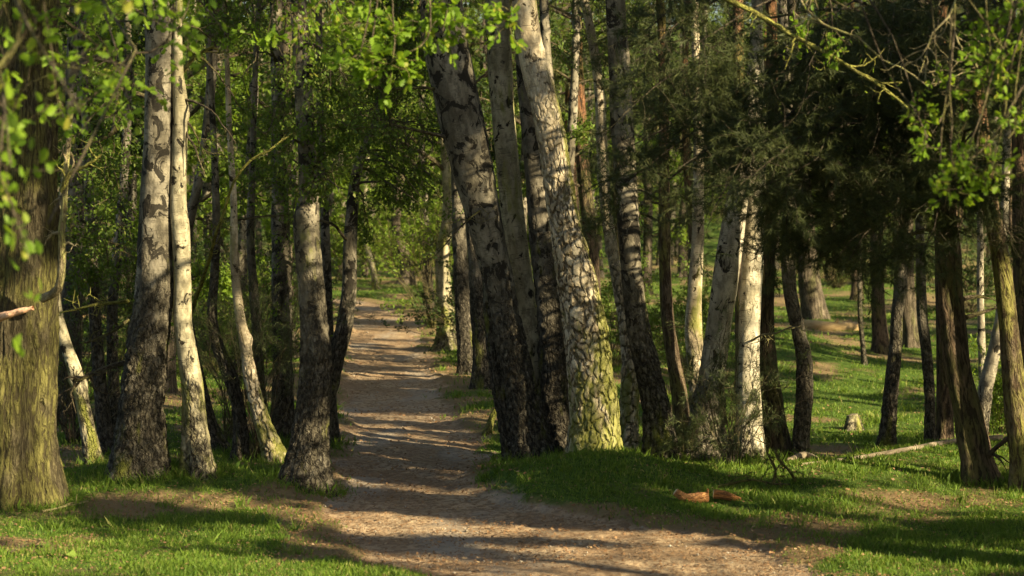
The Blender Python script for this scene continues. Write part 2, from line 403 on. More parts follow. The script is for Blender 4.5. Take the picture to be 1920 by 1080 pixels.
M['twig_dark'] = mat_furrow('dark_twig_bark', (.075, .06, .04), (.11, .09, .06), (.03, .025, .018), .2, (.08, .08, .03), (30, 30, 12))
M['limb_moss'] = mat_furrow('mossy_limb_bark', (.30, .27, .10), (.38, .33, .14), (.10, .09, .03), .7, (.36, .36, .07), (30, 30, 12))
M['twig_pale'] = mat_furrow('pale_twig_bark', (.42, .35, .2), (.5, .42, .26), (.2, .16, .09), .35, (.4, .4, .12), (30, 30, 12))
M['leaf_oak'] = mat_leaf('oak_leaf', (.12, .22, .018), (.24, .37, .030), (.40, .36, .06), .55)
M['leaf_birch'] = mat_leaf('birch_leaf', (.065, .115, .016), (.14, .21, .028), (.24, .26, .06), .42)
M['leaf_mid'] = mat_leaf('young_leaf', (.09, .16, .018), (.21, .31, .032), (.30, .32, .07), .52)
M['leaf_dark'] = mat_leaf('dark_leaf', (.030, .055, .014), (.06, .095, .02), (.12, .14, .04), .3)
M['needle'] = mat_leaf('pine_needle', (.040, .054, .018), (.076, .094, .028), (.12, .12, .045), .2, .6)
M['needle_pale'] = mat_leaf('pale_pine_needle', (.06, .085, .03), (.12, .15, .05), (.22, .22, .10), .2, .6)
M['grass'] = mat_leaf('grass_blade', (.075, .145, .018), (.17, .255, .030), (.36, .32, .11), .38, .6)
M['litter'] = mat_leaf('dead_leaf', (.16, .09, .045), (.30, .18, .09), (.50, .36, .20), .15, .8)

def ground_material():
    m, nt = new_mat("forest_ground"); g = NT(nt)
    ge = g.n("ShaderNodeNewGeometry"); P = ge.outputs['Position']
    a = g.n("ShaderNodeAttribute", attribute_name="tc"); sx = g.n("ShaderNodeSeparateXYZ"); g.l(a.outputs['Vector'], sx.inputs[0]); pa = sx.outputs['X']; lit = sx.outputs['Y']
    n1 = g.noise(P, 1.3, 5, .6); n2 = g.noise(P, 14, 4, .6); n3 = g.noise(P, 60, 3, .6)
    soil = g.mix(g.ramp(n1, .35, .65), (.32, .215, .125), (.45, .335, .21))
    soil = g.mix(g.ramp(n2, .42, .62), soil, (.22, .145, .085))
    soil = g.mix(g.math('MULTIPLY', g.ramp(n3, .60, .72), .7), soil, (.50, .42, .30))
    wear = g.noise(g.vscale(P, (.9, .35, 1)), 1, 3)
    soil = g.mix(g.math('MULTIPLY', g.ramp(wear, .5, .68), .55), soil, (.33, .30, .25))
    turf = g.mix(g.ramp(n2, .35, .65), (.045, .085, .014), (.10, .15, .03))
    turf = g.mix(g.ramp(n1, .52, .70), turf, (.13, .115, .045))
    turf = g.mix(g.math('MULTIPLY', lit, .85), turf, (.24, .165, .09))
    k = g.ramp(g.math('ADD', pa, g.math('MULTIPLY', g.math('SUBTRACT', n2, .5), .9)), .3, .7)
    col = g.mix(k, turf, soil)
    hb = g.math('ADD', n2, g.math('MULTIPLY', n3, .5))
    g.out(col, 1., hb, .8, .035, .05); return m
M['ground'] = ground_material()
M['pebble'] = mat_leaf('pebble', (.22, .18, .13), (.36, .31, .24), (.48, .44, .36), 0., .9)
def plain_wood(name, a, b, ring=False):
    m, nt = new_mat(name); g = NT(nt); at_ = g.n("ShaderNodeAttribute", attribute_name="tc"); tc = at_.outputs['Vector']
    n = g.noise(g.vscale(tc, (14, 14, 5)), 1, 4, .65); col = g.mix(g.ramp(n, .35, .65), a, b)
    n2 = g.noise(g.vscale(tc, (60, 60, 30)), 1, 3); g.out(g.mix(g.math('MULTIPLY', g.ramp(n2, .55, .7), .5), col, (a[0]*.4, a[1]*.4, a[2]*.4)), .9, g.math('ADD', n, n2), .7, .012); return m
M['log_orange'] = mat_furrow('orange_pine_bark', (.56, .24, .08), (.64, .34, .14), (.30, .14, .06), -.6, (.2, .2, .1), (30, 30, 16))
M['cut_wood'] = plain_wood('cut_wood', (.62, .46, .25), (.72, .58, .36))
M['log_tan'] = plain_wood('tan_log', (.52, .37, .18), (.40, .27, .13))
M['log_grey'] = plain_wood('grey_log', (.26, .215, .15), (.15, .12, .08))
M['split_wood'] = plain_wood('split_wood', (.60, .34, .20), (.78, .50, .32))
M['carving'] = plain_wood('carved_scar', (.10, .075, .03), (.16, .11, .05))

# ------------------------------------------------------------------ object helpers
def tag(o, label, cat, group=None, kind=None):
    if label: o['label'] = label
    if cat: o['category'] = cat
    if group: o['group'] = group
    if kind: o['kind'] = kind
    return o
def empty(name, loc):
    o = bpy.data.objects.new(name, None); sc.collection.objects.link(o); o.location = tuple(loc); o.empty_display_size = .2
    return o

def catmull(P, R, step):
    """smooth resample of a polyline with radii"""
    P = np.asarray(P, float); n = len(P); out = []; rr = []
    Q = np.vstack([2*P[0]-P[1], P, 2*P[-1]-P[-2]])
    for i in range(n-1):
        L = np.linalg.norm(P[i+1]-P[i]); k = max(2, int(L/step)); t = np.linspace(0, 1, k, endpoint=False)[:, None]
        p0, p1, p2, p3 = Q[i], Q[i+1], Q[i+2], Q[i+3]
        # centripetal-ish: damp tangents by segment length
        m1 = (p2-p0)*L/(np.linalg.norm(p2-p1)+np.linalg.norm(p1-p0)+1e-6); m2 = (p3-p1)*L/(np.linalg.norm(p3-p2)+np.linalg.norm(p2-p1)+1e-6)
        out.append((2*t**3-3*t**2+1)*p1+(t**3-2*t**2+t)*m1+(-2*t**3+3*t**2)*p2+(t**3-t**2)*m2)
        rr.append(R[i]+(R[i+1]-R[i])*(t[:, 0]*t[:, 0]*(3-2*t[:, 0])))
    out.append(P[-1:]); rr.append(np.array([R[-1]]))
    return np.vstack(out), np.concatenate(rr)

LASTPLATE = [None]
def trunk_mesh(P, R, nseg, step, seed, bark='smooth', flare=.35, gz0=0., rough_h=1.3, big=False):
    LASTPLATE[0] = None
    C, R = catmull(P, R, step)
    K = len(C); t = nrm(np.gradient(C, axis=0))
    X = np.array([1., 0, 0]); a = nrm(X - t*(t@X)[:, None]); b = np.cross(t, a)
    h = np.concatenate([[0], np.cumsum(np.linalg.norm(np.diff(C, axis=0), axis=1))]) - gz0
    th = np.linspace(0, 2*math.pi, nseg, endpoint=False)
    TH, H = np.meshgrid(th, h); RR = R[:, None]*np.ones_like(TH)
    rng = np.random.default_rng(seed)
    lob = sum(rng.uniform(.3, 1)*np.cos(k*TH+rng.uniform(0, 6)) for k in (2, 3, 5))/2
    fl = np.exp(-np.clip(H, -.3, 9)/(.22+.5*R[0]))
    RR = RR*(1 + flare*fl*(1+.95*lob) + .05*lob*np.exp(-H/2))
    off = seed*3.17
    tc = np.stack([np.cos(TH)*R[:, None], np.sin(TH)*R[:, None], H], -1)
    q = tc + off
    RR = RR*(1 + .10*(fbm(q*[5, 5, 2.5], 3, 1)-.5)) + .035*(fbm(q*[3, 3, 1.2], 2, 4)-.5)*np.minimum(1, R[:, None]*6)
    if bark in ('plates', 'furrow'):
        if bark == 'plates':
            psc = (12, 12, 7.2) if big else (15, 15, 8.5)
            wq = q*psc + (np.stack([fbm(q*[9, 9, 6], 3, k_) for k_ in (6, 60, 66)], -1)-.5)*(1.9 if big else 1.0)
            f1, f2, cid = worley(wq, 3)
            foot = 1-sstep(rough_h*.6, rough_h*1.2, H + 1.6*(fbm(q*[6, 6, 2.5], 3, 9)-.5))
            if big: LASTPLATE[0] = np.stack([f2-f1, cid, foot], -1).reshape(-1, 3)
            RR = RR + foot*(.020*sstep(0, .28, f2-f1) - .012 + .018*(cid-.5))*np.minimum(1, R[:, None]*5)
        else:
            wq = q*[22, 22, 3.2] + (fbm(q*[8, 8, 2.2], 2, 6)[..., None]-.5)*[2, 2, 0]
            f1, f2, cid = worley(wq, 3)
            RR = RR + (.085*(fbm(wq*[.9, .9, .8], 4, 12)-.5))*np.minimum(1.2, R[:, None]*5)*np.minimum(1, R[:, None]*5)
    # knots
    for _ in range(int(rng.integers(2, 6))):
        hk = rng.uniform(.8, max(1., h[-1])); tk = rng.uniform(0, 6.28); s = rng.uniform(.04, .08)
        dth = np.angle(np.exp(1j*(TH-tk)))*R[:, None]
        RR = RR + rng.uniform(.01, .035)*np.exp(-((H-hk)/s)**2-(dth/s)**2)
    V = C[:, None] + RR[..., None]*(a[:, None]*np.cos(TH)[..., None] + b[:, None]*np.sin(TH)[..., None])
    k, s = np.meshgrid(np.arange(K-1), np.arange(nseg), indexing='ij')
    i = lambda k, s: k*nseg + s % nseg
    f = np.stack([i(k, s), i(k, s+1), i(k+1, s+1), i(k+1, s)], -1).reshape(-1, 4)
    return V.reshape(-1, 3), f, tc.reshape(-1, 3), C, R, h

# ------------------------------------------------------------------ terrain
def _w(px, py): D = CAM_H/(-(ray(960, py)[2])/ray(960, py)[1]); return (px-960)/FPX*D, D
BLOBS = [(*_w(450, 960), .8, .2, .05), (*_w(540, 985), .55, .6, .32), (*_w(630, 1020), .4, .6, .3), (*_w(150, 962), .8, .2, .05), (*_w(300, 922), 1.5, .35, -.15), (*_w(1330, 985), .7, .4, .30), (*_w(1480, 1025), .5, .7, .28), (*_w(1600, 950), 1.5, .5, -.15), (*_w(1720, 880), 2.6, 1.8, -.4), (*_w(1600, 660), 3., 5., -.12), (*_w(1550, 700), 1.6, 3.5, -.12), (*_w(1600, 790), 1.2, .8, .15), (*_w(1650, 900), 2.5, .9, -.12), (*_w(200, 1030), 1.5, .8, -.2), (*_w(1700, 1050), 1.5, .9, -.2), (*_w(1150, 920), 1.6, 1.2, -.3)]
def _blob(x, y):
    r = 0
    for (cx, cy, sx, sy, a) in BLOBS: r = r + a*np.exp(-((x-cx)/sx)**2-((y-cy)/sy)**2)
    return r

def build_ground():
    def axis(br):
        out = []
        for a, b, s in br: out.append(np.arange(a, b, s))
        return np.concatenate(out + [[br[-1][1]]])
    ys = axis([(-140, -20, 12), (-20, 12, 2), (12, 16, .25), (16, 30, .05), (30, 50, .12), (50, 100, .4), (100, 260, 4), (260, 1600, 120)])
    xs = axis([(-900, -150, 90), (-150, -30, 8), (-30, -8, .7), (-8, 10, .07), (10, 30, .6), (30, 150, 8), (150, 900, 90)])
    X, Y = np.meshgrid(xs, ys); Z = gz(X, Y)
    near = (Y > 15)
    pa = path_amount(X, Y)
    Z = Z + near*(fbm(np.stack([X*9, Y*7, X*0], -1), 2, 41)-.5)*.022 + near*pa*(fbm(np.stack([X*1.1, Y*3.6, X*0], -1), 3, 43)-.5)*.075
    lt = sstep(.50, .66, fbm(np.stack([X*.8, Y*.7, X*0+2], -1), 3, 77) + _blob(X, Y) + .25*np.exp(-((np.minimum(np.abs(X-np.interp(Y, _pd, _pl)), np.abs(X-np.interp(Y, _pd, _pr))))/.5)**2)*(Y < 75))
    V = np.stack([X, Y, Z], -1).reshape(-1, 3); ny, nx = X.shape
    j, i = np.meshgrid(np.arange(ny-1), np.arange(nx-1), indexing='ij'); b = j*nx+i
    f = np.stack([b, b+1, b+nx+1, b+nx], -1).reshape(-1, 4)
    mb = MB(); mb.add(V, f, np.stack([pa, lt, pa*0], -1).reshape(-1, 3))
    o = mb.build("ground", M['ground']); o['kind'] = 'structure'
build_ground()

def litter_amount(x, y):
    pd = np.minimum(np.abs(x-np.interp(y, _pd, _pl)), np.abs(x-np.interp(y, _pd, _pr)))
    return sstep(.50, .66, fbm(np.stack([x*.8, y*.7, x*0+2], -1), 3, 77) + _blob(x, y) + .25*np.exp(-(pd/.5)**2)*(y < 75))

def scatter(n, rng, y0=15.2, y1=95., p=1.0, wid=1.25):
    u = rng.uniform(0, 1, n); y = 1/((1/y0**p)*(1-u) + (1/y1**p)*u)**(1/p)
    x = rng.uniform(-.24*wid, .24*wid, n)*y + rng.normal(0, .3, n); return x, y

# grass
rng = np.random.default_rng(3)
x, y = scatter(620000, rng, 15.2, 95, 1.4)
pa = path_amount(x, y); lt = litter_amount(x, y)
dens = np.clip((1-pa*1.15), 0, 1)*(1-.86*lt)*(0.4+.65*sstep(.3, .55, fbm(np.stack([x*2.2, y*1.6, x*0], -1), 2, 19)))
k = rng.uniform(0, 1, len(x)) < dens; x, y = x[k], y[k]
z = gz(x, y); n = len(x)
hgt = (.014+.085*fbm(np.stack([x*2.6, y*2.0, x*0], -1), 3, 23)**1.5)*rng.uniform(.5, 1.5, n)*(y/20)**.35
tall = rng.uniform(0, 1, n) < .004; hgt = np.where(tall, hgt*2.2, hgt)
ang = rng.uniform(0, 6.283, n); side = np.stack([np.cos(ang), np.sin(ang), 0*ang], -1)
tilt = nrm(np.stack([rng.normal(0, .45, n), rng.normal(0, .45, n), np.ones(n)], -1))
wd = .0042*(y/18)**.9*rng.uniform(.7, 1.4, n)
P = np.stack([x, y, z-.012], -1)
mid = P + tilt*(hgt*.6)[:, None]; tip = mid + nrm(tilt + np.stack([rng.normal(0, .5, n), rng.normal(0, .5, n), 0*x], -1))*(hgt*.5)[:, None]
V = np.stack([P-side*wd[:, None], P+side*wd[:, None], mid+side*(wd*.8)[:, None], tip, mid-side*(wd*.8)[:, None]], 1).reshape(-1, 3)
f = (np.arange(n)[:, None]*5 + np.arange(5)[None])
mb = MB(); mb.add(V, f); o = mb.build("grass", M['grass'], smooth=False)
tag(o, "short soft spring grass covering the banks beside the dirt path", "grass", None, 'stuff')

# fallen leaves and bits
x, y = scatter(120000, rng, 15.2, 80, 1.6)
pa = path_amount(x, y); lt = litter_amount(x, y)
k = rng.uniform(0, 1, len(x)) < np.clip(.17+.7*lt*(1-.6*pa)+.20*pa, 0, 1); x, y = x[k], y[k]; n = len(x)
P = np.stack([x, y, gz(x, y)+.012+.012*rng.uniform(0, 1, n)], -1)
mb = MB(); leaves(mb, P, nrm(np.stack([rng.normal(0, 1, n), rng.normal(0, 1, n), rng.normal(0, .22, n)], -1)), (.016+.03*rng.uniform(0, 1, n)**2)*(y/20)**.6, 'oval', rng, .8)
o = mb.build("leaf_litter", M['litter'], smooth=False); tag(o, "dry brown leaf litter strewn over the path and its verges", "leaf litter", None, 'stuff')

# ------------------------------------------------------------------ hero trees (pixel polylines of the photo at each tree's own distance)
def spec(kind, label, mat, pts, D=None, bark='smooth', cat='tree', top=11., crown=None, lit=(), boughs=(), flare=.35, rough_h=1.3, group=None, seg=40, crown_n=7, dl=0., snag=False, stubs=0, cb=5.2, lr=1.0):
    return dict(kind=kind, label=label, mat=mat, pts=pts, D=D, bark=bark, cat=cat, top=top, crown=crown, lit=lit, boughs=boughs, flare=flare, rough_h=rough_h, group=group, seg=seg, crown_n=crown_n, dl=dl, snag=snag, stubs=stubs, cb=cb, lr=lr)

_r = np.random.default_rng(321); PINEB = []
for _x in np.arange(1175, 1900, 70):
    for _y in np.arange(70, 500, 66):
        lo_ = 1330 < _x < 1450 and _y > 290
        if _r.uniform() < (.62 if lo_ else .27) or (_x < 1330 and _y > 400): continue
        px_, py_, D_ = _x+_r.uniform(-30, 30), _y+_r.uniform(-25, 25), _r.uniform(17.5, 21.5)
        PINEB.append((float(at(px_, py_, D_)[2])+_r.uniform(-.2, .9), (px_, py_, D_), 'pine'))
def bl(xs, ys, p, kind, D0, D1, seed, hz=.5):
    r_ = np.random.default_rng(seed); out = []
    for x_ in xs:
        for y_ in ys:
            if r_.uniform() > p: continue
            px_, py_, D_ = x_+r_.uniform(-25, 25), y_+r_.uniform(-30, 30), r_.uniform(D0, D1); out.append((float(at(px_, py_, D_)[2])+r_.uniform(0, hz), (px_, py_, D_), kind))
    return out
HEROES = [
 spec('oak_tree', 'massive oak with furrowed olive bark at the left edge, leafy limbs hanging above', 'oak',
      [(28, 945, 150), (34, 800, 134), (42, 600, 124), (48, 300, 116), (52, 0, 112), (55, -300, 104)], bark='furrow', top=13, crown='oak', flare=.27, seg=170,
      lit=((610, 930, .45),), stubs=0, cb=6.0,
      boughs=[(5.5, (60, 60, 9.), 'oakn'), (5.0, (150, 210, 9.5), 'oakn'), (4.6, (20, 310, 9.5), 'oakn'), (4.2, (90, 420, 11.), 'oakn'), (5.6, (200, 0, 9.), 'oakn'),
              (6.4, (330, 20, 17.5), 'oakn'), (5.6, (210, 250, 15.), 'oakn'), (7.4, (700, 40, 16.5), 'oakn2'), (7.2, (560, 50, 18.), 'oakn2'), (7., (430, 70, 20), 'oakn2')]),
 spec('birch_tree', 'thick birch left of the path, dark furrowed foot and pale smooth bark higher up', 'birch_grey',
      [(258, 888, 104), (262, 820, 88), (268, 740, 80), (278, 640, 76), (288, 560, 70), (291, 470, 62), (292, 400, 58), (297, 250, 56), (299, 100, 56), (297, 0, 56), (292, -200, 50)], bark='plates', rough_h=2.2, crown='birch',
      lit=((380, 480, .16), (230, 300, .12)), seg=72, flare=.25),
 spec('birch_tree', 'slender sunlit birch with yellow mossy bark, close beside the thick dark-footed birch', 'birch_mossy',
      [(375, 888, 58), (366, 800, 46), (362, 730, 42), (352, 660, 38), (343, 600, 34), (342, 520, 32), (338, 430, 34), (334, 380, 30), (336, 300, 28), (338, 200, 27), (333, 120, 20), (335, 20, 14), (345, -120, 11)], crown='birch',
      lit=((140, 620, .2), (690, 880, .2)), bark='plates', rough_h=.7, crown_n=4, boughs=bl((390, 440), (10, 90, 180, 270, 350), .75, 'bmid', 22, 24, 1)),
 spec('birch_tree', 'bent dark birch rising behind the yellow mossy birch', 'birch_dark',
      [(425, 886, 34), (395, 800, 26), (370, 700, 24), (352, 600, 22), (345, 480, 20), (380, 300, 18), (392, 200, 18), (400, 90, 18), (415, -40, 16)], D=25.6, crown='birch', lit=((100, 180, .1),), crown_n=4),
 spec('birch_tree', 'thin leaning birch with sunlit tan bark, leftmost of the close stems behind the oak', 'birch_mossy',
      [(182, 872, 30), (160, 780, 26), (142, 700, 26), (122, 640, 22), (108, 580, 18), (104, 520, 15), (110, 420, 12), (124, 300, 10), (135, 200, 8)], D=24.2, crown=None, lit=((700, 860, .12), (640, 690, .1)), snag=True),
 spec('birch_tree', 'dark upright birch between the tan leaning stem and the thick birch', 'birch_dark',
      [(205, 862, 34), (192, 760, 26), (182, 650, 24), (174, 520, 22), (168, 380, 18), (160, 200, 16), (150, 0, 14)], D=25.2, crown='birch', lit=((560, 660, .1),), crown_n=4, boughs=bl((140, 190, 240), (120, 220, 320, 420, 500), .7, 'bmid', 23, 25, 5)),
 spec('birch_tree', 'slim grey birch almost hidden against the left side of the thick birch', 'birch_grey',
      [(222, 868, 26), (214, 740, 22), (210, 600, 20), (222, 450, 18), (235, 300, 16), (240, 100, 14), (236, -80, 12)], D=27.0, crown='birch', lit=((620, 760, .1),), crown_n=4),
 spec('birch_tree', 'dark crooked birch beyond the grass left of the path, forked with a leaning neighbour', 'birch_dark',
      [(448, 896, 28), (452, 820, 26), (446, 760, 24), (430, 700, 26), (408, 650, 22), (398, 590, 18), (402, 520, 16), (406, 420, 14), (400, 250, 12), (390, 60, 11)], D=24.6, bark='plates', rough_h=2, crown='birch', lit=((600, 740, .12),), crown_n=4),
 spec('birch_tree', 'leaning sunlit birch with tan scaly foot near the left path edge', 'birch_rugged',
      [(528, 888, 40), (505, 830, 34), (486, 775, 28), (470, 710, 26), (460, 650, 22), (448, 580, 18), (440, 500, 16), (438, 380, 13), (430, 240, 11), (425, 100, 9)], D=24.4, bark='plates', rough_h=1.2, crown='birch', lit=((720, 885, .22),), crown_n=3),
 spec('birch_tree', 'short dark birch stem in the shade behind the leaning scaly one', 'birch_dark',
      [(503, 885, 30), (492, 800, 24), (486, 700, 20), (480, 600, 18), (470, 450, 15), (474, 300, 12), (480, 100, 10)], D=26.2, crown='birch', crown_n=4),
 spec('birch_tree', 'straight pale birch with banded bark standing behind the path-side birch', 'birch_grey',
      [(530, 852, 48), (530, 760, 40), (529, 640, 38), (528, 540, 36), (526, 440, 34), (524, 330, 30), (522, 200, 27), (518, 50, 24), (514, -120, 20)], D=26.8, crown='birch', lit=((480, 540, .12), (600, 790, .16)), bark='plates', rough_h=.9, boughs=bl((470, 540), (0, 70, 150, 240, 330, 400), .8, 'bmid', 23, 26, 2)),
 spec('birch_tree', 'silver birch at the left path edge, black rugged foot with a mossy toe', 'birch_grey',
      [(570, 908, 84), (578, 840, 66), (588, 760, 62), (592, 680, 58), (588, 600, 52), (580, 500, 50), (574, 430, 46), (580, 360, 38), (574, 260, 34), (566, 120, 32), (556, -40, 30), (545, -200, 26)], bark='plates', rough_h=2.3, crown='birch', seg=72,
      lit=((850, 905, .18), (400, 500, .16), (560, 640, .07)), flare=.3, boughs=bl((540, 600, 650), (0, 60, 130, 200, 270, 340), .8, 'bmid', 21.5, 22.8, 3)),
 spec('birch_tree', 'silver birch leaning right over the path from behind the rugged-footed one', 'birch_grey',
      [(604, 860, 30), (612, 760, 28), (628, 680, 30), (645, 610, 30), (655, 540, 28), (656, 470, 26), (660, 400, 24), (667, 330, 20), (684, 275, 16), (706, 225, 13), (725, 150, 11), (740, 40, 9)], D=26.4, crown='birch', bark='plates', rough_h=2., crown_n=4, lit=((500, 700, .12),), boughs=bl((680, 730, 780, 820), (0, 60, 130, 190, 260, 330, 390), .85, 'bmid', 24, 27, 4)),
 spec('birch_tree', 'dark narrow birch at the left path edge just beyond the silver pair', 'birch_dark',
      [(623, 848, 26), (620, 740, 22), (616, 620, 20), (612, 500, 18), (608, 380, 16), (600, 200, 14), (598, 30, 12)], D=27.4, crown='birch', crown_n=4, lit=((600, 800, .05),)),
 spec('birch_tree', 'crooked old birch right of the path with a bright mossy foot, far ahead', 'birch_mossy',
      [(841, 655, 42), (836, 600, 32), (832, 540, 28), (829, 480, 25), (840, 400, 22), (835, 280, 18), (825, 120, 15)], bark='plates', rough_h=1., crown='oakf', lit=((480, 655, .35),), top=12, flare=.5),
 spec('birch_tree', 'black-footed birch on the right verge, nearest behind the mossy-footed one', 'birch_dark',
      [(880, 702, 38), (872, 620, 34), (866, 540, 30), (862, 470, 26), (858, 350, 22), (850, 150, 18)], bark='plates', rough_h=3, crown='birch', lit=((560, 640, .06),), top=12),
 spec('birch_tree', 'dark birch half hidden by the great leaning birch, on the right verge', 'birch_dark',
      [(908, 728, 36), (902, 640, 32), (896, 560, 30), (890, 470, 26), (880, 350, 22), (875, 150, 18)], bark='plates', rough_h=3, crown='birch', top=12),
 spec('birch_tree', 'grey birch trunk far along the right verge where the path bends', 'birch_dark',
      [(806, 585, 22), (803, 540, 20), (800, 490, 18), (796, 400, 15), (790, 250, 12)], bark='smooth', crown='oakf', top=13),
 spec('birch_tree', 'great grey birch leaning left over the path, thickest of the clump on the bank', 'birch_grey',
      [(1003, 880, 66), (990, 800, 62), (974, 720, 58), (957, 640, 58), (942, 560, 56), (925, 480, 60), (905, 400, 68), (885, 310, 78), (862, 210, 86), (840, 110, 86), (822, 20, 82), (800, -120, 70), (770, -350, 54)], bark='plates', rough_h=2.4, crown='birch', seg=96, D=24.4, lit=((70, 130, .12), (380, 420, .05), (300, 330, .05)), cb=6.5),
 spec('birch_tree', 'stubby dark birch at the outer left foot of the clump on the bank', 'birch_dark',
      [(976, 886, 50), (962, 820, 44), (946, 750, 40), (932, 680, 34), (922, 600, 28), (916, 520, 24), (905, 430, 18)], D=24.9, bark='plates', rough_h=2.6, crown=None, snag=True, lit=((700, 800, .04),)),
 spec('birch_tree', 'mossy grey birch forking upward behind the great leaning birch', 'birch_mossy',
      [(1012, 872, 52), (1003, 760, 44), (992, 640, 44), (980, 540, 44), (966, 440, 46), (955, 340, 46), (946, 240, 44), (938, 130, 46), (934, 30, 46), (930, -150, 40)], D=25.2, bark='plates', rough_h=1.8, crown='birch', lit=((190, 260, .08), (380, 460, .06))),
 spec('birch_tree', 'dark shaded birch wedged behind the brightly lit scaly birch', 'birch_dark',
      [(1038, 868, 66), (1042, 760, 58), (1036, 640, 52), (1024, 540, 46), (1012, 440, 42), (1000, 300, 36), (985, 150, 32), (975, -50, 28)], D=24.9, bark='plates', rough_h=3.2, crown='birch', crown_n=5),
 spec('birch_tree', 'sunlit scaly birch with a green mossy foot, right of the clump on the bank', 'birch_rugged',
      [(1112, 862, 104), (1113, 790, 92), (1108, 700, 86), (1099, 620, 82), (1086, 550, 74), (1072, 480, 64), (1057, 410, 58), (1044, 330, 56), (1032, 250, 56), (1014, 170, 54), (994, 90, 48), (983, 0, 44), (972, -150, 40), (960, -350, 34)], bark='plates', rough_h=4.2, crown='birch', seg=150, flare=.12, D=24.0,
      lit=((440, 850, .33), (0, 130, .14), (280, 330, .06))),
 spec('birch_tree', 'thin upright birch high behind the scaly sunlit one', 'birch_grey',
      [(1085, 800, 24), (1078, 600, 22), (1060, 400, 20), (1035, 200, 18), (1022, 60, 17), (1018, -100, 16)], D=28.5, crown='birch', crown_n=4),
 spec('birch_tree', 'silver and brown birch leaning left, standing alone right of the scaly sunlit birch', 'birch_grey',
      [(1244, 836, 58), (1232, 770, 50), (1216, 700, 46), (1200, 630, 44), (1189, 560, 40), (1182, 490, 38), (1178, 420, 40), (1172, 330, 42), (1166, 220, 42), (1162, 130, 42), (1155, 30, 38), (1150, -120, 36)], bark='plates', rough_h=1.9, crown='birch', seg=64, D=24.6,
      lit=((430, 490, .1), (350, 380, .1), (790, 830, .12), (560, 620, .06))),
 spec('birch_tree', 'small scaly birch in the gap between the scaly sunlit and the lone leaning birch', 'birch_rugged',
      [(1176, 832, 36), (1181, 740, 32), (1178, 660, 26), (1165, 560, 24), (1140, 420, 22), (1130, 300, 22), (1122, 150, 18)], D=27., bark='plates', rough_h=3, crown='birch', crown_n=4, lit=((280, 400, .18), (660, 780, .1))),
 spec('pine_tree', 'slim pine with orange-brown bark and yellow sunlit foot between the birches', 'pine_red',
      [(1282, 812, 32), (1274, 740, 30), (1262, 670, 26), (1252, 600, 24), (1247, 500, 22), (1245, 350, 20), (1244, 150, 18)], D=26.6, bark='smooth', crown='pinep', lit=((680, 805, .15),), crown_n=5, boughs=bl((1090, 1140, 1200, 1250), (10, 90, 170, 260, 350, 440), .7, 'pinen', 25, 28, 6)),
 spec('birch_tree', 'grey white birch leaning right, foot in the twiggy scrub', 'birch_pale',
      [(1318, 838, 74), (1326, 780, 60), (1336, 700, 48), (1347, 620, 46), (1358, 540, 48), (1370, 460, 46), (1380, 390, 42), (1392, 330, 36), (1402, 270, 30), (1412, 150, 24), (1420, 0, 18)], bark='plates', rough_h=1.0, crown='birch', D=24.8, lit=((430, 620, .12), (760, 830, .12), (240, 330, .06)), seg=64, crown_n=4),
 spec('birch_tree', 'blotchy pale birch seen between the orange-footed pine and the grey white birch', 'birch_rugged',
      [(1314, 800, 34), (1306, 700, 32), (1300, 620, 32), (1303, 540, 28), (1308, 450, 24), (1310, 300, 20), (1305, 100, 16)], D=27.4, bark='plates', rough_h=1.4, crown='birch', crown_n=4, lit=((520, 720, .14),)),
 spec('birch_tree', 'brightest white birch with scratched marks carved in its bark', 'birch_white',
      [(1408, 856, 50), (1405, 760, 46), (1404, 680, 42), (1406, 600, 40), (1410, 520, 41), (1413, 440, 40), (1417, 380, 36), (1421, 310, 32), (1422, 200, 26), (1420, 50, 20)], bark='smooth', crown='birch', D=25.0, lit=((300, 860, .30),), seg=56, crown_n=4),
 spec('pine_tree', 'dark shaded pine trunk directly right of the brightest white birch', 'pine',
      [(1460, 866, 50), (1450, 780, 42), (1441, 700, 36), (1436, 620, 34), (1436, 520, 32), (1440, 380, 28), (1445, 200, 24)], D=25.6, bark='furrow', crown='pinef', crown_n=6, stubs=2),
 spec('birch_tree', 'thin crooked black and grey birch at the edge of the green clearing', 'birch_dark',
      [(1498, 868, 30), (1503, 800, 32), (1508, 730, 32), (1507, 670, 30), (1494, 610, 26), (1482, 550, 26), (1478, 480, 28), (1480, 400, 26), (1478, 250, 22), (1470, 80, 18)], D=25.4, bark='plates', rough_h=2.0, crown='pinef', crown_n=3, stubs=2, lit=((690, 760, .04),)),
 spec('oak_tree', 'broad ridged oak trunk far back in the clearing behind the fallen tan log', 'oak_grey',
      [(1530, 598, 48), (1522, 560, 44), (1514, 500, 40), (1508, 430, 40), (1500, 300, 36), (1490, 150, 30)], bark='furrow', crown='oakf', lit=((470, 590, .35),), top=14, flare=.15),
 spec('birch_tree', 'slender mossy birch in the middle of the clearing, right of the old stump', 'birch_dark',
      [(1661, 822, 34), (1668, 760, 28), (1674, 700, 28), (1680, 640, 24), (1682, 590, 22), (1688, 540, 24), (1686, 450, 20), (1680, 300, 16)], bark='plates', rough_h=1.2, crown='pinef', D=29.2, crown_n=3, lit=((590, 640, .1),)),
 spec('pine_tree', 'dark brown pine in the clearing just left of the mossy slender birch', 'pine',
      [(1652, 662, 30), (1648, 600, 26), (1645, 540, 25), (1643, 440, 24), (1640, 300, 20), (1636, 120, 18)], bark='furrow', crown='pinef', top=13),
 spec('pine_tree', 'brown ridged pine in the clearing just right of the mossy slender birch', 'oak_grey',
      [(1708, 650, 34), (1704, 600, 28), (1702, 540, 26), (1700, 440, 24), (1698, 300, 20)], bark='furrow', crown='pinef', top=13, lit=((560, 640, .2),)),
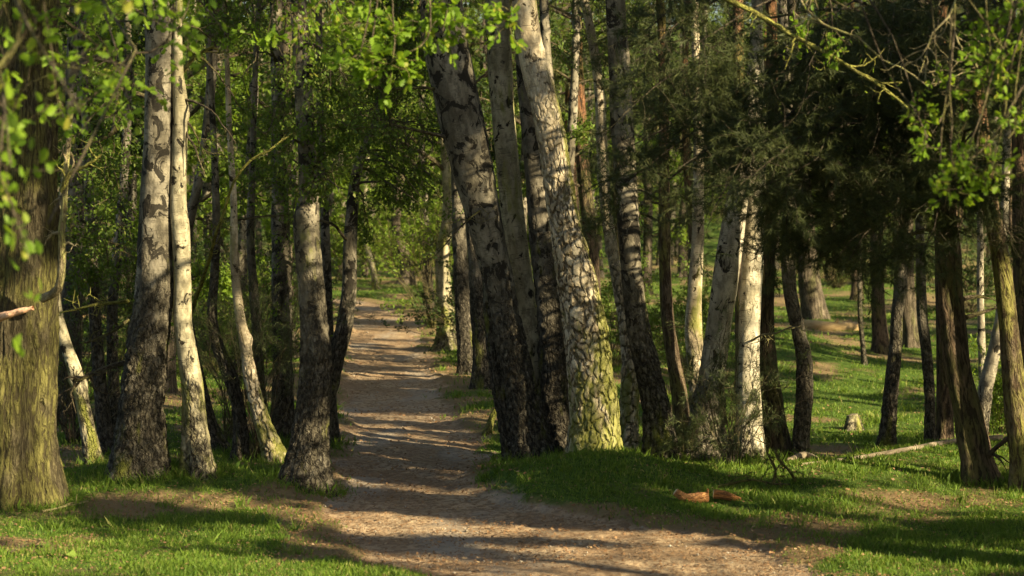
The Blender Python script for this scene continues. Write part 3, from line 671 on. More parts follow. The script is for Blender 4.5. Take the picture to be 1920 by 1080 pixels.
 spec('birch_tree', 'pencil-thin pale sapling standing alone before the fallen tan log', 'birch_grey',
      [(1622, 684, 11), (1617, 640, 9), (1613, 600, 9), (1612, 540, 8), (1612, 450, 7), (1615, 350, 5)], crown=None, snag=True, lit=((540, 680, .1),)),
 spec('birch_tree', 'thin dark stem left of the big leaning pine at the clearing edge', 'birch_dark',
      [(1746, 828, 24), (1743, 740, 20), (1737, 660, 20), (1730, 600, 20), (1726, 500, 18), (1724, 350, 16)], D=28.6, crown='pinef', crown_n=3, bark='plates'),
 spec('pine_tree', 'upright black pine stem directly behind the big leaning pine', 'pine',
      [(1772, 812, 34), (1770, 720, 28), (1768, 620, 26), (1766, 500, 24), (1764, 300, 22), (1760, 100, 20)], D=29.5, crown='pinef', crown_n=5, bark='furrow'),
 spec('pine_tree', 'big dark pine leaning left, spreading shadowy needle boughs above the clearing', 'pine',
      [(1838, 902, 66), (1828, 850, 56), (1815, 780, 52), (1800, 710, 50), (1790, 640, 48), (1783, 560, 48), (1778, 480, 48), (1772, 380, 44), (1766, 250, 40), (1758, 100, 36), (1750, -100, 32)], bark='furrow', crown='pine', seg=56, D=23.0, stubs=3, cb=5.5,
      boughs=PINEB),
 spec('birch_tree', 'bright white birch leaning right behind the big leaning pine', 'birch_pale',
      [(1832, 800, 30), (1846, 740, 26), (1856, 690, 26), (1868, 640, 24), (1876, 590, 20), (1880, 500, 18), (1884, 380, 16), (1890, 200, 14)], D=29.8, bark='plates', rough_h=1.0, crown='pinef', crown_n=3, lit=((600, 790, .14),)),
 spec('birch_tree', 'thin white birch stem crossing behind the leaning white birch', 'birch_pale',
      [(1846, 760, 16), (1842, 700, 15), (1840, 620, 14), (1838, 540, 13), (1838, 450, 12), (1834, 300, 10)], D=31.5, crown=None, snag=True, lit=((500, 720, .1),)),
 spec('pine_tree', 'red-brown pine leaning left near the right edge, bare below', 'pine_red',
      [(1925, 930, 50), (1914, 840, 44), (1905, 760, 42), (1897, 680, 38), (1890, 600, 36), (1881, 520, 36), (1870, 450, 34), (1858, 380, 30), (1846, 300, 30), (1836, 200, 26), (1826, 80, 22), (1820, -80, 20)], bark='smooth', crown='pinef', D=22.6, seg=48, crown_n=5, cb=6., stubs=2, lit=((330, 400, .1), (610, 690, .08), (60, 250, .07))),
 spec('pine_tree', 'dark pine trunk glimpsed at the right border behind the red-brown pine', 'pine',
      [(1925, 790, 36), (1920, 700, 30), (1916, 600, 28), (1912, 450, 26), (1908, 250, 22)], D=29., bark='furrow', crown='pinef', crown_n=6),
 spec('pine_tree', 'tall pine with an orange upper trunk showing above the dark boughs', 'pine_red',
      [(1392, 640, 26), (1390, 500, 24), (1388, 350, 22), (1386, 200, 20), (1384, 60, 20), (1384, -60, 18)], D=38., bark='smooth', crown='pinef', top=15, cb=7.5, lit=((20, 100, .2),)),
 spec('birch_tree', 'far pale birch leaning left at the bend of the path', 'birch_mossy',
      [(706, 548, 13), (700, 510, 11), (690, 470, 10), (683, 430, 10), (684, 380, 9), (690, 280, 7)], D=79, crown='oakf', top=12, lit=((420, 540, .5),)),
 spec('oak_tree', 'far forked tree standing past the end of the path', 'oak_grey',
      [(762, 538, 30), (764, 500, 22), (752, 460, 20), (742, 420, 18), (748, 360, 16), (760, 250, 13)], D=84, crown='oakf', top=14, lit=((420, 540, .4),)),
]
M['birch_white'] = mat_birch('birch_bark_white', (.74, .67, .50), (.50, .44, .29), .45, .40, .25)

# the sunny lines on the ground and banks: (pixel, pixel, radius m)
LITLINES = [((650, 618), (800, 626), .35), ((655, 590), (780, 596), .3), ((650, 655), (720, 662), .25), ((700, 676), (800, 690), .12), ((640, 797), (800, 810), .12), ((640, 822), (840, 838), .12), ((660, 858), (900, 880), .05), ((640, 776), (800, 786), .04),
            ((660, 905), (880, 925), .06), ((640, 985), (1050, 1003), .13), ((780, 1062), (1500, 1076), .15), ((1050, 1000), (1350, 1010), .09), ((620, 960), (760, 975), .06), ((950, 1030), (1400, 1040), .08),
            ((1500, 885), (1900, 868), .16), ((1560, 868), (1890, 845), .16), ((1400, 955), (1900, 940), .2), ((1500, 1060), (1919, 1050), .2), ((1450, 985), (1650, 990), .05),
            ((0, 1000), (420, 1012), .16), ((80, 1060), (600, 1070), .12), ((130, 922), (420, 935), .10), ((380, 945), (560, 965), .08), ((0, 1040), (200, 1035), .1),
            ((820, 650), (850, 690), .15), ((830, 685), (860, 700), .2), ((700, 572), (790, 575), .4),
            ((1520, 640), (1700, 640), .3), ((1560, 690), (1700, 700), .35), ((1540, 730), (1640, 720), .2), ((1480, 785), (1720, 790), .2), ((1580, 750), (1620, 770), .2), ((1900, 660), (1919, 680), .4), ((1640, 560), (1680, 560), .5),
            ((1750, 740), (1800, 780), .15), ((310, 850), (420, 860), .1), ((320, 780), (400, 784), .12), ((1280, 925), (1380, 930), .12)]
for (a, b, r) in LITLINES:
    n = max(2, int(math.hypot(b[0]-a[0], b[1]-a[1])/25))
    for t in np.linspace(0, 1, n):
        px, py = a[0]+(b[0]-a[0])*t, a[1]+(b[1]-a[1])*t
        p = hit(px, py); add_open(p+np.array([0, 0, .04]), max(.17, r*1.9))
for (px, py, D, r) in [(700, 130, 15.5, .25), (660, 110, 15.5, .2), (1780, 360, 14, .2), (1400, 30, 18, .25), (1520, 85, 17.8, .2), (1640, 150, 17.3, .2), (1690, 220, 17, .15), (1820, 310, 14, .2), (740, 330, 50, 1.2), (800, 300, 48, 1.), (820, 440, 50, .8), (480, 285, 23.5, .2),
                       (100, 80, 11.5, .25), (60, 380, 12, .2), (210, 180, 16, .2), (1880, 120, 14, .25), (480, 560, 26, .4), (950, 50, 15.5, .15), (30, 585, 20.8, .12), (1150, 180, 27, .3), (1525, 612, 62, .8), (1560, 612, 62, .8), (1600, 612, 62, .8), (560, 130, 22, .3)]:
    add_open(at(px, py, D), r)
SPR_L = [(672, 112, 15.4), (700, 140, 15.4), (735, 125, 15.4), (745, 60, 15.6), (700, 20, 16), (800, 30, 15.8), (830, 60, 15.6), (850, 10, 15.7), (945, 40, 15.6), (620, 25, 17), (500, 70, 19)]
SPR_R = [(1780, 362, 14.1), (1795, 340, 14.1), (1830, 320, 14.1), (1810, 290, 14.2), (1860, 310, 14), (1720, 215, 14.8), (1740, 260, 14.6), (1900, 210, 14), (1880, 90, 14.2), (1850, 140, 14.3), (1905, 20, 14.2), (1760, 160, 14.8), (1560, 95, 17.6), (1490, 55, 17.8)]
for q in SPR_L + SPR_R: add_open(at(*q), .24)
for px in range(660, 880, 45):
    for py in range(210, 520, 60): add_open(at(px+(py % 37), py, 50), .6); add_open(at(px+(py % 31), py, 75), .9)
for px in range(690, 800, 30): add_open(hit(px, 560), .9); add_open(at(px, 520, 88), 1.0)
for (px, py, D, r) in [(480, 590, 23.9, .3), (450, 560, 23.9, .25), (500, 640, 23.9, .2), (480, 540, 26.5, .3), (150, 150, 24, .3), (230, 260, 24, .3), (1080, 180, 28, .5), (1100, 330, 28, .5), (1060, 250, 28, .4), (1200, 60, 30, .5), (1620, 250, 40, .6), (1580, 330, 40, .5), (560, 290, 30, .4), (500, 330, 30, .4), (640, 200, 30, .5), (400, 180, 26, .3), (490, 50, 22, .3), (560, 60, 21, .3), (1640, 420, 60, .8), (1300, 440, 40, .6)]: add_open(at(px, py, D), r)
for (a, b, r) in [((120, 962), (600, 968), .22), ((60, 1030), (640, 1045), .16), ((1080, 985), (1480, 985), .12), ((750, 1020), (1500, 1025), .12), ((800, 1046), (1560, 1052), .10), ((620, 945), (860, 950), .2), ((1480, 915), (1900, 905), .09), ((1480, 1008), (1900, 1003), .09), ((640, 740), (850, 745), .3), ((650, 715), (830, 720), .3), ((640, 765), (840, 765), .2), ((650, 690), (800, 692), .25), ((640, 846), (880, 850), .14), ((660, 605), (780, 607), .3), ((640, 890), (880, 895), .1), ((1480, 840), (1700, 835), .3), ((1500, 680), (1560, 680), .4)]:
    for t in np.linspace(0, 1, 9): add_shut(hit(a[0]+(b[0]-a[0])*t, a[1]+(b[1]-a[1])*t), r)
for (px, ys) in [(297, (20, 90, 160, 330, 520, 600, 690, 780, 850)), (575, (330, 520, 600, 690, 780)), (900, (350, 450, 520, 600)), (845, (20, 160, 230)), (950, (560, 680, 780)), (1165, (60, 160, 250, 310)), (990, (170, 230)), (1050, (370,)), (1340, (650, 720)), (528, (300, 420, 560))]:
    for y_ in ys: add_shut(at(px if px != 900 else px+(y_-400)*.25, y_, 24), .26)
for px in range(900, 1300, 60): add_shut(hit(px, 925), .4); add_shut(hit(px+60, 895), .3)
for (px, py, r) in [(1100, 930, .45), (1250, 890, .3), (960, 945, .25), (720, 740, .6), (750, 945, .2), (1300, 860, .15), (250, 900, .3), (1560, 905, .16), (1750, 915, .14), (1560, 830, .5), (1550, 660, .2)]:
    add_shut(hit(px, py), r)
for py in range(-40, 560, 60): add_shut(at(60, py, 21.5), .3); add_shut(at(5, py+30, 21.5), .3)
for py in range(560, 860, 50): add_shut(at(1800, py, 23), .2)
for (px, py, D, r) in [(260, 720, 23.5, .35), (590, 720, 23, .3), (990, 700, 24, .4), (1820, 750, 23, .3), (1450, 700, 25.6, .2), (270, 80, 23, .3)]:
    add_shut(at(px, py, D), r)

def build_hero(i, s):
    rng = np.random.default_rng(1000+i)
    if s['D'] is None: base = hit(s['pts'][0][0], s['pts'][0][1])
    else:
        base = at(s['pts'][0][0], s['pts'][0][1], s['D']); base[2] = float(gz(base[0], base[1]))
    D = base[1]; s['base'] = base; s['Dv'] = D
    P = [at(px, py, D + s['dl']*(s['pts'][0][1]-py)/800.) for px, py, _ in s['pts']]; R = [wd/2*D/FPX for _, _, wd in s['pts']]
    P[0] = base.copy(); P[0][2] -= .12
    P = [p for p in P]
    s['P'], s['R'] = P, R
    for lt in s['lit']:
        ys = np.arange(lt[0], lt[1]+1, max(8, lt[2]/D*FPX*.5)); xs = np.interp(ys, [q[1] for q in s['pts']][::-1], [q[0] for q in s['pts']][::-1])
        ws = np.interp(ys, [q[1] for q in s['pts']][::-1], [q[2] for q in s['pts']][::-1])
        for a, b, c in zip(xs, ys, ws): add_open(at(a+c*.2, b, D), lt[2])
for i, s in enumerate(HEROES): build_hero(i, s)
for s in HEROES:
    if s['Dv'] < 33 and s['R'][0] > .08:
        ya = s['pts'][0][1]; pys = [q[1] for q in s['pts']][::-1]; pxs = [q[0] for q in s['pts']][::-1]
        for py in np.arange(-40, ya, 45):
            if any(l[0]-25 < py < l[1]+25 for l in s['lit']) or ((int(py)*7+s['pts'][0][0]) % 3 != 0): continue
            add_shut(at(float(np.interp(py, pys, pxs)), py, s['Dv']), .24)

CROWN = {  # n1 n2 n3 size kind leafmat
 'birch': dict(n1=7, n2=6, n3=14, size=.050, kind='small', lm='leaf_birch', r0=.022, spread=.42, droop=-.12, thr=.42),
 'oak': dict(n1=9, n2=7, n3=12, size=.085, kind='oval', lm='leaf_oak', r0=.06, spread=.36, droop=.0, thr=.42),
 'oakf': dict(n1=9, n2=7, n3=16, size=.11, kind='small', lm='leaf_mid', r0=.05, spread=.36, droop=.0, thr=.3),
 'pine': dict(n1=12, n2=10, n3=30, size=.10, kind='needle', lm='needle', r0=.035, spread=.30, droop=-.02, thr=.45),
 'pinep': dict(n1=9, n2=8, n3=22, size=.11, kind='needle', lm='needle_pale', r0=.03, spread=.34, droop=-.02, thr=.42),
 'pinef': dict(n1=9, n2=8, n3=22, size=.13, kind='needle', lm='needle', r0=.03, spread=.34, droop=-.02, thr=.42),
}
def make_hero(i, s):
    rng = np.random.default_rng(2000+i); P, R, D, base = list(s['P']), list(s['R']), s['Dv'], s['base']
    # grow on above what the photo shows, straightening as it rises
    ztop = P[-1][2]; d = P[-1]-P[-2]; d = d/np.linalg.norm(d)
    if not s['snag']:
        k = 0
        while P[-1][2] < s['top'] and k < 12:
            d = nrm(d + np.array([rng.normal(0, .06), rng.normal(0, .06), .10])); P.append(P[-1]+d*1.1); R.append(max(.02, R[-1]*.86)); k += 1
    step = .02 if s['bark'] in ('plates',) and D < 30 and R[0] > .1 else (.03 if s['bark'] == 'furrow' and D < 30 else .06*max(1, D/30))
    seg = s['seg'] if R[0] > .1 else 28
    if D > 40: seg = 24
    V, f, tc, C, RR, h = trunk_mesh(P, R, seg, step, i+1, s['bark'], s['flare'], .12, s['rough_h'], s['mat'] == 'birch_rugged')
    e = empty(s['kind'], base); tag(e, s['label'], s['cat'], s['group'])
    org = np.array(base)
    tb = MB(); tb.add(V, f, tc); tb.plate = LASTPLATE[0]
    t_o = tb.build("trunk", M[s['mat']], e, True, org)
    # broken snags on the stem
    for _ in range(s['stubs']):
        k = int(rng.uniform(.12, .5)*len(C)); dd = nrm(np.array([rng.choice([-1, 1])*rng.uniform(.6, 1), rng.uniform(-.5, .2), rng.uniform(-.2, .6)]))
        L = rng.uniform(.25, .7); c = grow(C[k][None], dd[None], np.array([L]), 6, rng, .2, .02)
        wv, wf, wt_ = tubes(c, [RR[k]*.28], [.006], 7); b = MB(); b.add(wv, wf, wt_)
        c2 = grow(*sample(c, 3, rng, .3, 1.), np.full(3, L*.5), 4, rng, .3, 0.); wv, wf, wt_ = tubes(c2, np.full(3, .007), np.full(3, .003), 4); b.add(wv, wf, wt_)
        b.build("branch", M['twig'], e, True, org)
    if s['crown'] is None and not s['boughs']: 
        return
    cr = CROWN[s['crown']]; lf = MB()
    kw = {k: v for k, v in cr.items() if k != 'lm'}
    top = C[-1][2]
    big = (D < 32)
    n = s['crown_n'] + (3 if s['crown'] != 'pine' else 2)
    for q in range(n):
        z = rng.uniform(s['cb'] if big else 3.2, top) if q > 0 else top-.1
        k = int(np.argmin(np.abs(C[:, 2]-z))); A = C[k]
        a = rng.uniform(0, 6.283); Lh = rng.uniform(1.1, 2.4)*(1.25-.5*(z-4)/(top-4+.1)) * (1.4 if s['crown'] in ('oak', 'oakf') else 1)
        B = A + np.array([math.cos(a)*Lh, math.sin(a)*Lh, rng.uniform(.1, 1.1)*(1 if s['crown'] != 'birch' else .9)])
        wd = MB(); bough(rng, A, B, wd, lf, **kw)
        wd.build("branch", M['twig'], e, True, org)
    for (hs, tgt, kind) in s['boughs']:
        k = int(np.argmin(np.abs(C[:, 2]-(base[2]+hs)))); A = C[k]; B = at(*tgt); wd = MB()
        if kind == 'oakn': bough(rng, A, B, wd, lf, n1=7, n2=5, n3=7, size=.075, kind='oak', r0=.025, spread=.09, lo=.72, thr=.2, droop=-.02, up=.5)
        elif kind == 'bmid': bough(rng, A, B, wd, lf, n1=9, n2=6, n3=12, size=.048, kind='small', r0=.018, spread=.16, lo=.4, thr=.25, droop=-.12, minl=.28, twr=.003)
        elif kind == 'pinen': bough(rng, A, B, wd, lf, n1=9, n2=8, n3=26, size=.08, kind='needle', r0=.018, spread=.16, lo=.4, thr=.2, carve=False, droop=-.02, minl=.25)
        elif kind == 'oakn2': bough(rng, A, B, wd, lf, n1=9, n2=5, n3=9, size=.046, kind='oak', r0=.03, spread=.10, lo=.72, thr=.2, droop=-.05, up=.5)
        else: bough(rng, A, B, wd, lf, n1=16, n2=12, n3=46, size=.085, kind='needle', r0=.020, twr=.0018, c1r=.6, spread=.05, lo=.74, thr=.2, carve=False, filt=2, droop=-.06, minl=.36)
        wd.build("branch", M['twig_dark' if kind == 'pine' else 'twig'], e, True, org)
    if lf.v: lf.build("crown", M[cr['lm']], e, False, org)
for i, s in enumerate(HEROES): make_hero(i, s)

rng = np.random.default_rng(61); PX = []
for s_ in HEROES:
    if s_['Dv'] < 34:
        n = int(500*min(1.5, s_['R'][0]/.2)); a_ = rng.uniform(0, 6.283, n); rr_ = s_['R'][0]*1.15 + np.abs(rng.normal(0, .13, n)); PX.append(np.stack([s_['base'][0]+np.cos(a_)*rr_, s_['base'][1]+np.sin(a_)*rr_], -1))
for _ in range(260):
    y_ = rng.uniform(16, 40); x_ = rng.uniform(-.26, .26)*y_
    if path_amount(np.array([x_]), np.array([y_]))[0] < .5: n = 40; PX.append(np.array([[x_, y_]])+rng.normal(0, .05, (n, 2)))
q_ = np.concatenate(PX); x, y = q_[:, 0], q_[:, 1]; n = len(x); base_ = np.stack([x, y, gz(x, y)-.02], -1)
dd_ = nrm(np.stack([rng.normal(0, .5, n), rng.normal(0, .5, n), np.ones(n)], -1)); mb = MB(); sz_ = .08+.11*rng.uniform(0, 1, n)**1.5
sd_ = nrm(np.cross(dd_, rng.normal(0, 1, (n, 3)))); m_ = base_+dd_*(sz_*.6)[:, None]; t_ = m_+nrm(dd_+rng.normal(0, .5, (n, 3)))*(sz_*.5)[:, None]; w_ = .0035*(y/20)[:, None]
mb.add(np.stack([base_-sd_*w_, base_+sd_*w_, m_+sd_*w_*.8, t_, m_-sd_*w_*.8], 1).reshape(-1, 3), np.arange(n)[:, None]*5+np.arange(5)[None])
o = mb.build("grass_tufts", M['grass'], smooth=False); tag(o, "taller uneven grass tufts crowding round the tree feet and dotted over the banks", "grass", None, 'stuff')
x, y = scatter(16000, rng, 16, 60, 1.6); k = rng.uniform(0, 1, len(x)) < path_amount(x, y)*.6; x, y = x[k], y[k]; n = len(x)
oc = np.array([[1, 0, 0], [-1, 0, 0], [0, 1, 0], [0, -1, 0], [0, 0, .7], [0, 0, -.7]]); of = np.array([[0, 2, 4], [2, 1, 4], [1, 3, 4], [3, 0, 4], [2, 0, 5], [1, 2, 5], [3, 1, 5], [0, 3, 5]])
sz_ = (.004+.018*rng.uniform(0, 1, n)**4)*(y/20)**.5; c_ = np.stack([x, y, gz(x, y)+.006], -1)
v_ = c_[:, None]+oc[None]*sz_[:, None, None]*rng.uniform(.6, 1.3, (n, 6, 1)); mb = MB(); mb.add(v_.reshape(-1, 3), (np.arange(n)[:, None, None]*6+of[None]).reshape(-1, 3))
o = mb.build("gravel", M['pebble'], smooth=False); tag(o, "small grey and brown stones scattered over the trodden path", "gravel", None, 'stuff')

# ------------------------------------------------------------------ free boughs owned by an oak just outside the right edge
def custom_tree(kind, label, base, P, R, mat, boughs, leafmat, bark='furrow', seg=32, group=None):
    e = empty(kind, base); tag(e, label, 'tree', group); org = np.array(base)
    V, f, tc, C, RR, h = trunk_mesh(P, R, seg, .06, int(abs(base[0]*10)+abs(base[1])), bark, .35, .15, 1.)
    b = MB(); b.add(V, f, tc); b.build("trunk", M[mat], e, True, org); lf = MB()
    for fn in boughs:
        wd = MB(); m = fn(C, wd, lf); wd.build("branch", M[m or 'twig'], e, True, org)
    if lf.v: lf.build("crown", M[leafmat], e, False, org)
    return e
def twigline(px_pts, r0, r1, wd, rng, nside=6, sl=.25, sub=3):
    P = np.array([at(a, b, D) for a, b, D in px_pts]); C, _ = catmull(P, np.ones(len(P)), .12)
    C = C + (fbm(C*3, 2, 91)[:, None]-.5)*.05
    v, f, tc = tubes(C[None], [r0], [r1], 9); wd.add(v, f, tc)
    P1, T = sample(C[None], nside, rng, .15, 1.); c1 = grow(P1, nrm(T*.5+rng.normal(0, .7, T.shape)), rng.uniform(.5, 1.3, nside)*sl, 6, rng, .35, 0.)
    v, f, tc = tubes(c1, np.full(nside, max(r1*1.0, .006)), np.full(nside, .003), 5); wd.add(v, f, tc)
    P2, T = sample(c1, sub, rng, .3, 1.); c2 = grow(P2, nrm(T*.5+rng.normal(0, .7, T.shape)), rng.uniform(.4, 1.2, len(P2))*sl*.5, 5, rng, .35, 0.)
    v, f, tc = tubes(c2, np.full(len(P2), .0045), np.full(len(P2), .002), 4); wd.add(v, f, tc)
    return C, c2
def leafy(c2, lf, rng, n, size, kind='oak', up=.5):
    P, T = sample(c2, n, rng, .3, 1.); leaves(lf, P + rng.normal(0, .015, P.shape), nrm(T+rng.normal(0, .6, T.shape)), size*rng.uniform(.6, 1.2, len(P)), kind, rng, up)

OPP = np.array([p for p, r in OPEN]); _hs = math.hypot(SUN[0], SUN[1])
def hits_at(x, y):
    d = np.array([x, y])-OPP[:, :2]; t = (d@SUN[:2])/_hs; per = np.abs(d[:, 0]*SUN[1]-d[:, 1]*SUN[0])/_hs
    z = OPP[:, 2]+t*SUN[2]/_hs
    return int(((t > .5) & (per < .22) & (z < 14)).sum())
def clear_spot(x, y, rad, rng, mn=1.6):
    best = None
    for _ in range(24):
        a, b = x+rng.uniform(-rad, rad), y+rng.uniform(-rad, rad)
        if a < .24*b+mn: continue
        h = hits_at(a, b)
        if best is None or h < best[0]: best = (h, a, b)
    return (best[1], best[2]) if best else (x, y)
rngR = np.random.default_rng(77)
bR = np.array([*clear_spot(5.0, 17.0, .8, rngR, .45), 0.]); bR[2] = float(gz(bR[0], bR[1]))
def rb(tgts, **kw):
    def fn(C, wd, lf):
        for h_, t in tgts:
            k = int(np.argmin(np.abs(C[:, 2]-h_))); bough(rngR, C[k], at(*t), wd, lf, **kw)
    return fn
okw = dict(n1=10, n2=6, n3=8, size=.058, kind='oak', r0=.03, spread=.14, lo=.5, thr=.2, droop=-.03, up=.5)
def limb_moss(C, wd, lf):
    c, t = twigline([(1990, -420, 17.3), (1700, -330, 17.6), (1440, -180, 17.8), (1330, -30, 18), (1440, 38, 17.9), (1530, 92, 17.7), (1610, 135, 17.6), (1670, 175, 17.5), (1705, 205, 17.4)], .055, .010, wd, rngR, 16, .32)
    leafy(t, lf, rngR, 1, .05); return 'limb_moss'
def limb_thin(C, wd, lf):
    c, t = twigline([(1985, -300, 17.2), (1700, -220, 17.), (1495, -10, 16.9), (1545, 45, 16.9), (1610, 68, 16.8), (1655, 110, 16.8), (1690, 125, 16.7), (1740, 160, 16.6)], .02, .006, wd, rngR, 12, .35)
    leafy(t, lf, rngR, 1, .05); return 'twig_pale'
def limb_up(C, wd, lf):
    c, t = twigline([(1960, -200, 16.8), (1820, -60, 16.4), (1780, 30, 16.3), (1750, 60, 16.2), (1740, 90, 16.2), (1720, 150, 16.2)], .016, .005, wd, rngR, 12, .35)
    c2, t2 = twigline([(1780, 30, 16.3), (1800, 80, 16.2), (1830, 120, 16.1), (1850, 180, 16.)], .008, .004, wd, rngR, 8, .25)
    return 'twig_pale'
custom_tree('oak_tree', 'bright leaved oak boughs and a mossy bare limb reaching in from beyond the right edge', bR,
            [bR-np.array([0, 0, .15]), bR+np.array([.1, 0, 2.]), bR+np.array([-.1, .1, 4.5]), bR+np.array([0, 0, 8.])], [.3, .26, .22, .14], 'oak',
            [limb_moss, limb_thin, limb_up,
             rb([(4.6, (1790, 330, 14.2)), (4.3, (1760, 230, 14.6))], **dict(okw, n1=7, n2=5, n3=7)), rb([(4.8, (1880, 150, 14.5))], **okw), rb([(5.2, (1860, 60, 14.8))], **okw), rb([(4.2, (1890, 260, 14.2))], **okw), rb([(5.6, (1900, 10, 14.8))], **okw),
             rb([(6.5, (1750, -250, 16.))], **dict(okw, spread=.3, lo=.3)), rb([(7.2, (1950, -400, 18.))], **dict(okw, spread=.3, lo=.3))], 'leaf_oak')
# ------------------------------------------------------------------ sprig hanging into the top middle from an oak whose trunk stands above the view's left
HSPRIG = np.random.default_rng(5)
for (pp, lab) in []: pass

# ------------------------------------------------------------------ repeated background trees: prototypes, then copies
def proto_tree(kind, seed, height, cb, rad, nl, mat, crown, r=.16, leafmat=None, bark='smooth', lean=.5, **over):
    rng = np.random.default_rng(seed); e = empty(kind, (0, 0, 0))
    n = 7; zz = np.linspace(-.3, height, n); P = np.stack([np.cumsum(rng.normal(0, .16, n)), np.cumsum(rng.normal(0, .16, n)), zz], -1); P[0, :2] = P[1, :2]
    P[:, 0] += np.linspace(0, lean, n)*rng.choice([-1, 1])
    R = list(np.linspace(r, .025, n)); V, f, tc, C, RR, h = trunk_mesh(P, R, 20, .12, seed, bark, .4, .3, 2.)
    b = MB(); b.add(V, f, tc); b.build("trunk", M[mat], e)
    cr = dict(CROWN[crown]); lm = leafmat or cr.pop('lm'); cr.pop('lm', None); cr.update(over); lf = MB(); wd = MB()
    for q in range(nl):
        z = height - (height-cb)*((q+.5)/nl)**.9; k = int(np.argmin(np.abs(C[:, 2]-z))); A = C[k]; a = q*2.4+rng.uniform(-.4, .4)
        t = (z-cb)/(height-cb); Lh = rad*(.35+.75*math.sin(math.pi*min(1, .25+.72*(1-t))))*rng.uniform(.75, 1.1)
        B = A + np.array([math.cos(a)*Lh, math.sin(a)*Lh, rng.uniform(-.1, .5)*Lh*.6])
        bough(rng, A, B, wd, lf, filt=False, **cr)
    wd.build("branches", M['twig'], e); lf.build("crown", M[lm], e, False)
    return e
def dup(root, loc, rz, s, label, cat, group, first=False):
    r = root if first else root.copy()
    if not first:
        sc.collection.objects.link(r)
        for ch in list(root.children):
            c = ch.copy(); sc.collection.objects.link(c); c.parent = r
    r.location = loc; r.rotation_euler = (0, 0, rz); r.scale = (s, s, s)
    tag(r, label, cat, group); return r
protos = {
 'mid': [proto_tree('broadleaf_tree', 11+k, 13+k, 1.6, 3.0, 26, 'oak_grey' if k % 2 else 'birch_dark', 'oakf', .17, n1=9, n2=6, n3=14, size=.10) for k in range(3)],
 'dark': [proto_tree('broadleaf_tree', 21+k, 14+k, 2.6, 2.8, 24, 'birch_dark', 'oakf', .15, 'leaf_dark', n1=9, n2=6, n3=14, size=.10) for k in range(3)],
 'birch': [proto_tree('birch_tree', 31+k, 13+k, 3.6, 2.0, 20, 'birch_grey', 'birch', .12, n1=7, n2=5, n3=14, size=.075) for k in range(3)],
 'pine': [proto_tree('pine_tree', 41+k, 14+k, 3.4, 2.3, 24, 'pine', 'pinef', .17, None, 'furrow', .2, n1=9, n2=8, n3=16, size=.16, r0=.035) for k in range(2)],
}
used = {}; FARTREES = []
LAB = {
 ('mid', 'L'): ('leafy green tree in the wood left of the path, behind the birches', 'leafy trees in the wood left of the path'),
 ('mid', 'C'): ('bright green leafy tree closing the view beyond the end of the path', 'leafy trees beyond the end of the path'),
 ('mid', 'R'): ('leafy green tree at the far side of the grassy clearing', 'leafy trees across the clearing'),
 ('dark', 'L'): ('dark leaved tree deep in the wood left of the path', 'dark trees in the wood left of the path'),
 ('dark', 'C'): ('dark leaved tree in the shade beyond the end of the path', 'dark trees beyond the end of the path'),
 ('dark', 'R'): ('dark leaved tree on the shaded far side of the clearing', 'dark trees across the clearing'),
 ('birch', 'L'): ('slim grey birch deep in the wood left of the path', 'slim birches in the wood left of the path'),
 ('birch', 'C'): ('slim grey birch far beyond the end of the path', 'slim birches beyond the end of the path'),
 ('birch', 'R'): ('slim grey birch on the far side of the clearing', 'slim birches across the clearing'),
 ('pine', 'L'): ('dark pine deep in the wood left of the path', 'pines in the wood left of the path'),
 ('pine', 'C'): ('dark pine behind the birch clump right of the path', 'pines behind the birch clump'),
 ('pine', 'R'): ('dark pine on the far side of the clearing', 'pines across the clearing'),
}
def place(kind, zone, px, D, rng, s=1.):
    p = at(px, 600, D); x_, y_ = p[0], p[1]; z_ = float(gz(x_, y_))-.05
    k = int(rng.integers(len(protos[kind]))); root = protos[kind][k]; key = (kind, k)
    lab, grp = LAB[(kind, zone)]
    r_ = dup(root, (x_, y_, z_), rng.uniform(0, 6.28), s*rng.uniform(.85, 1.15), lab, 'tree', grp, key not in used); used[key] = 1
    FARTREES.append((kind, zone, px, D, r_))
rng = np.random.default_rng(99)
# left wood
for (px, D, kd) in [(150, 31, 'dark'), (330, 34, 'mid'), (60, 36, 'mid'), (440, 38, 'birch'), (240, 40, 'birch'), (520, 44, 'mid'), (380, 46, 'dark'), (150, 47, 'birch'), (20, 45, 'dark'), (300, 52, 'mid'), (450, 55, 'birch'), (570, 57, 'mid'), (110, 58, 'mid'), (210, 62, 'dark'), (520, 66, 'birch'), (380, 66, 'mid'), (50, 68, 'pine'), (600, 74, 'mid'), (470, 78, 'dark'), (300, 78, 'mid'), (180, 80, 'mid'), (60, 84, 'dark'), (560, 88, 'dark'), (410, 90, 'mid'), (250, 93, 'mid'), (120, 95, 'dark'), (0, 95, 'mid'), (-60, 40, 'mid'), (-100, 60, 'dark'), (-90, 80, 'mid')]:
    place(kd, 'L', px+rng.uniform(-12, 12), D, rng)
for (px, D, kd) in [(640, 92, 'mid'), (700, 96, 'mid'), (760, 94, 'mid'), (820, 90, 'mid'), (880, 84, 'mid'), (860, 62, 'mid'), (900, 54, 'mid'), (930, 70, 'mid'), (990, 60, 'mid'), (975, 92, 'mid'), (1040, 80, 'dark'), (1100, 66, 'birch'), (1090, 44, 'pine'), (1150, 38, 'pine'), (1180, 56, 'pine'), (1210, 74, 'mid'), (960, 44, 'dark'), (1120, 92, 'mid'), (680, 104, 'mid'), (740, 106, 'mid'), (800, 104, 'mid'), (1290, 62, 'birch'), (1330, 50, 'pine'), (1020, 36, 'birch')]:
    place(kd, 'C', px+rng.uniform(-12, 12), D, rng)
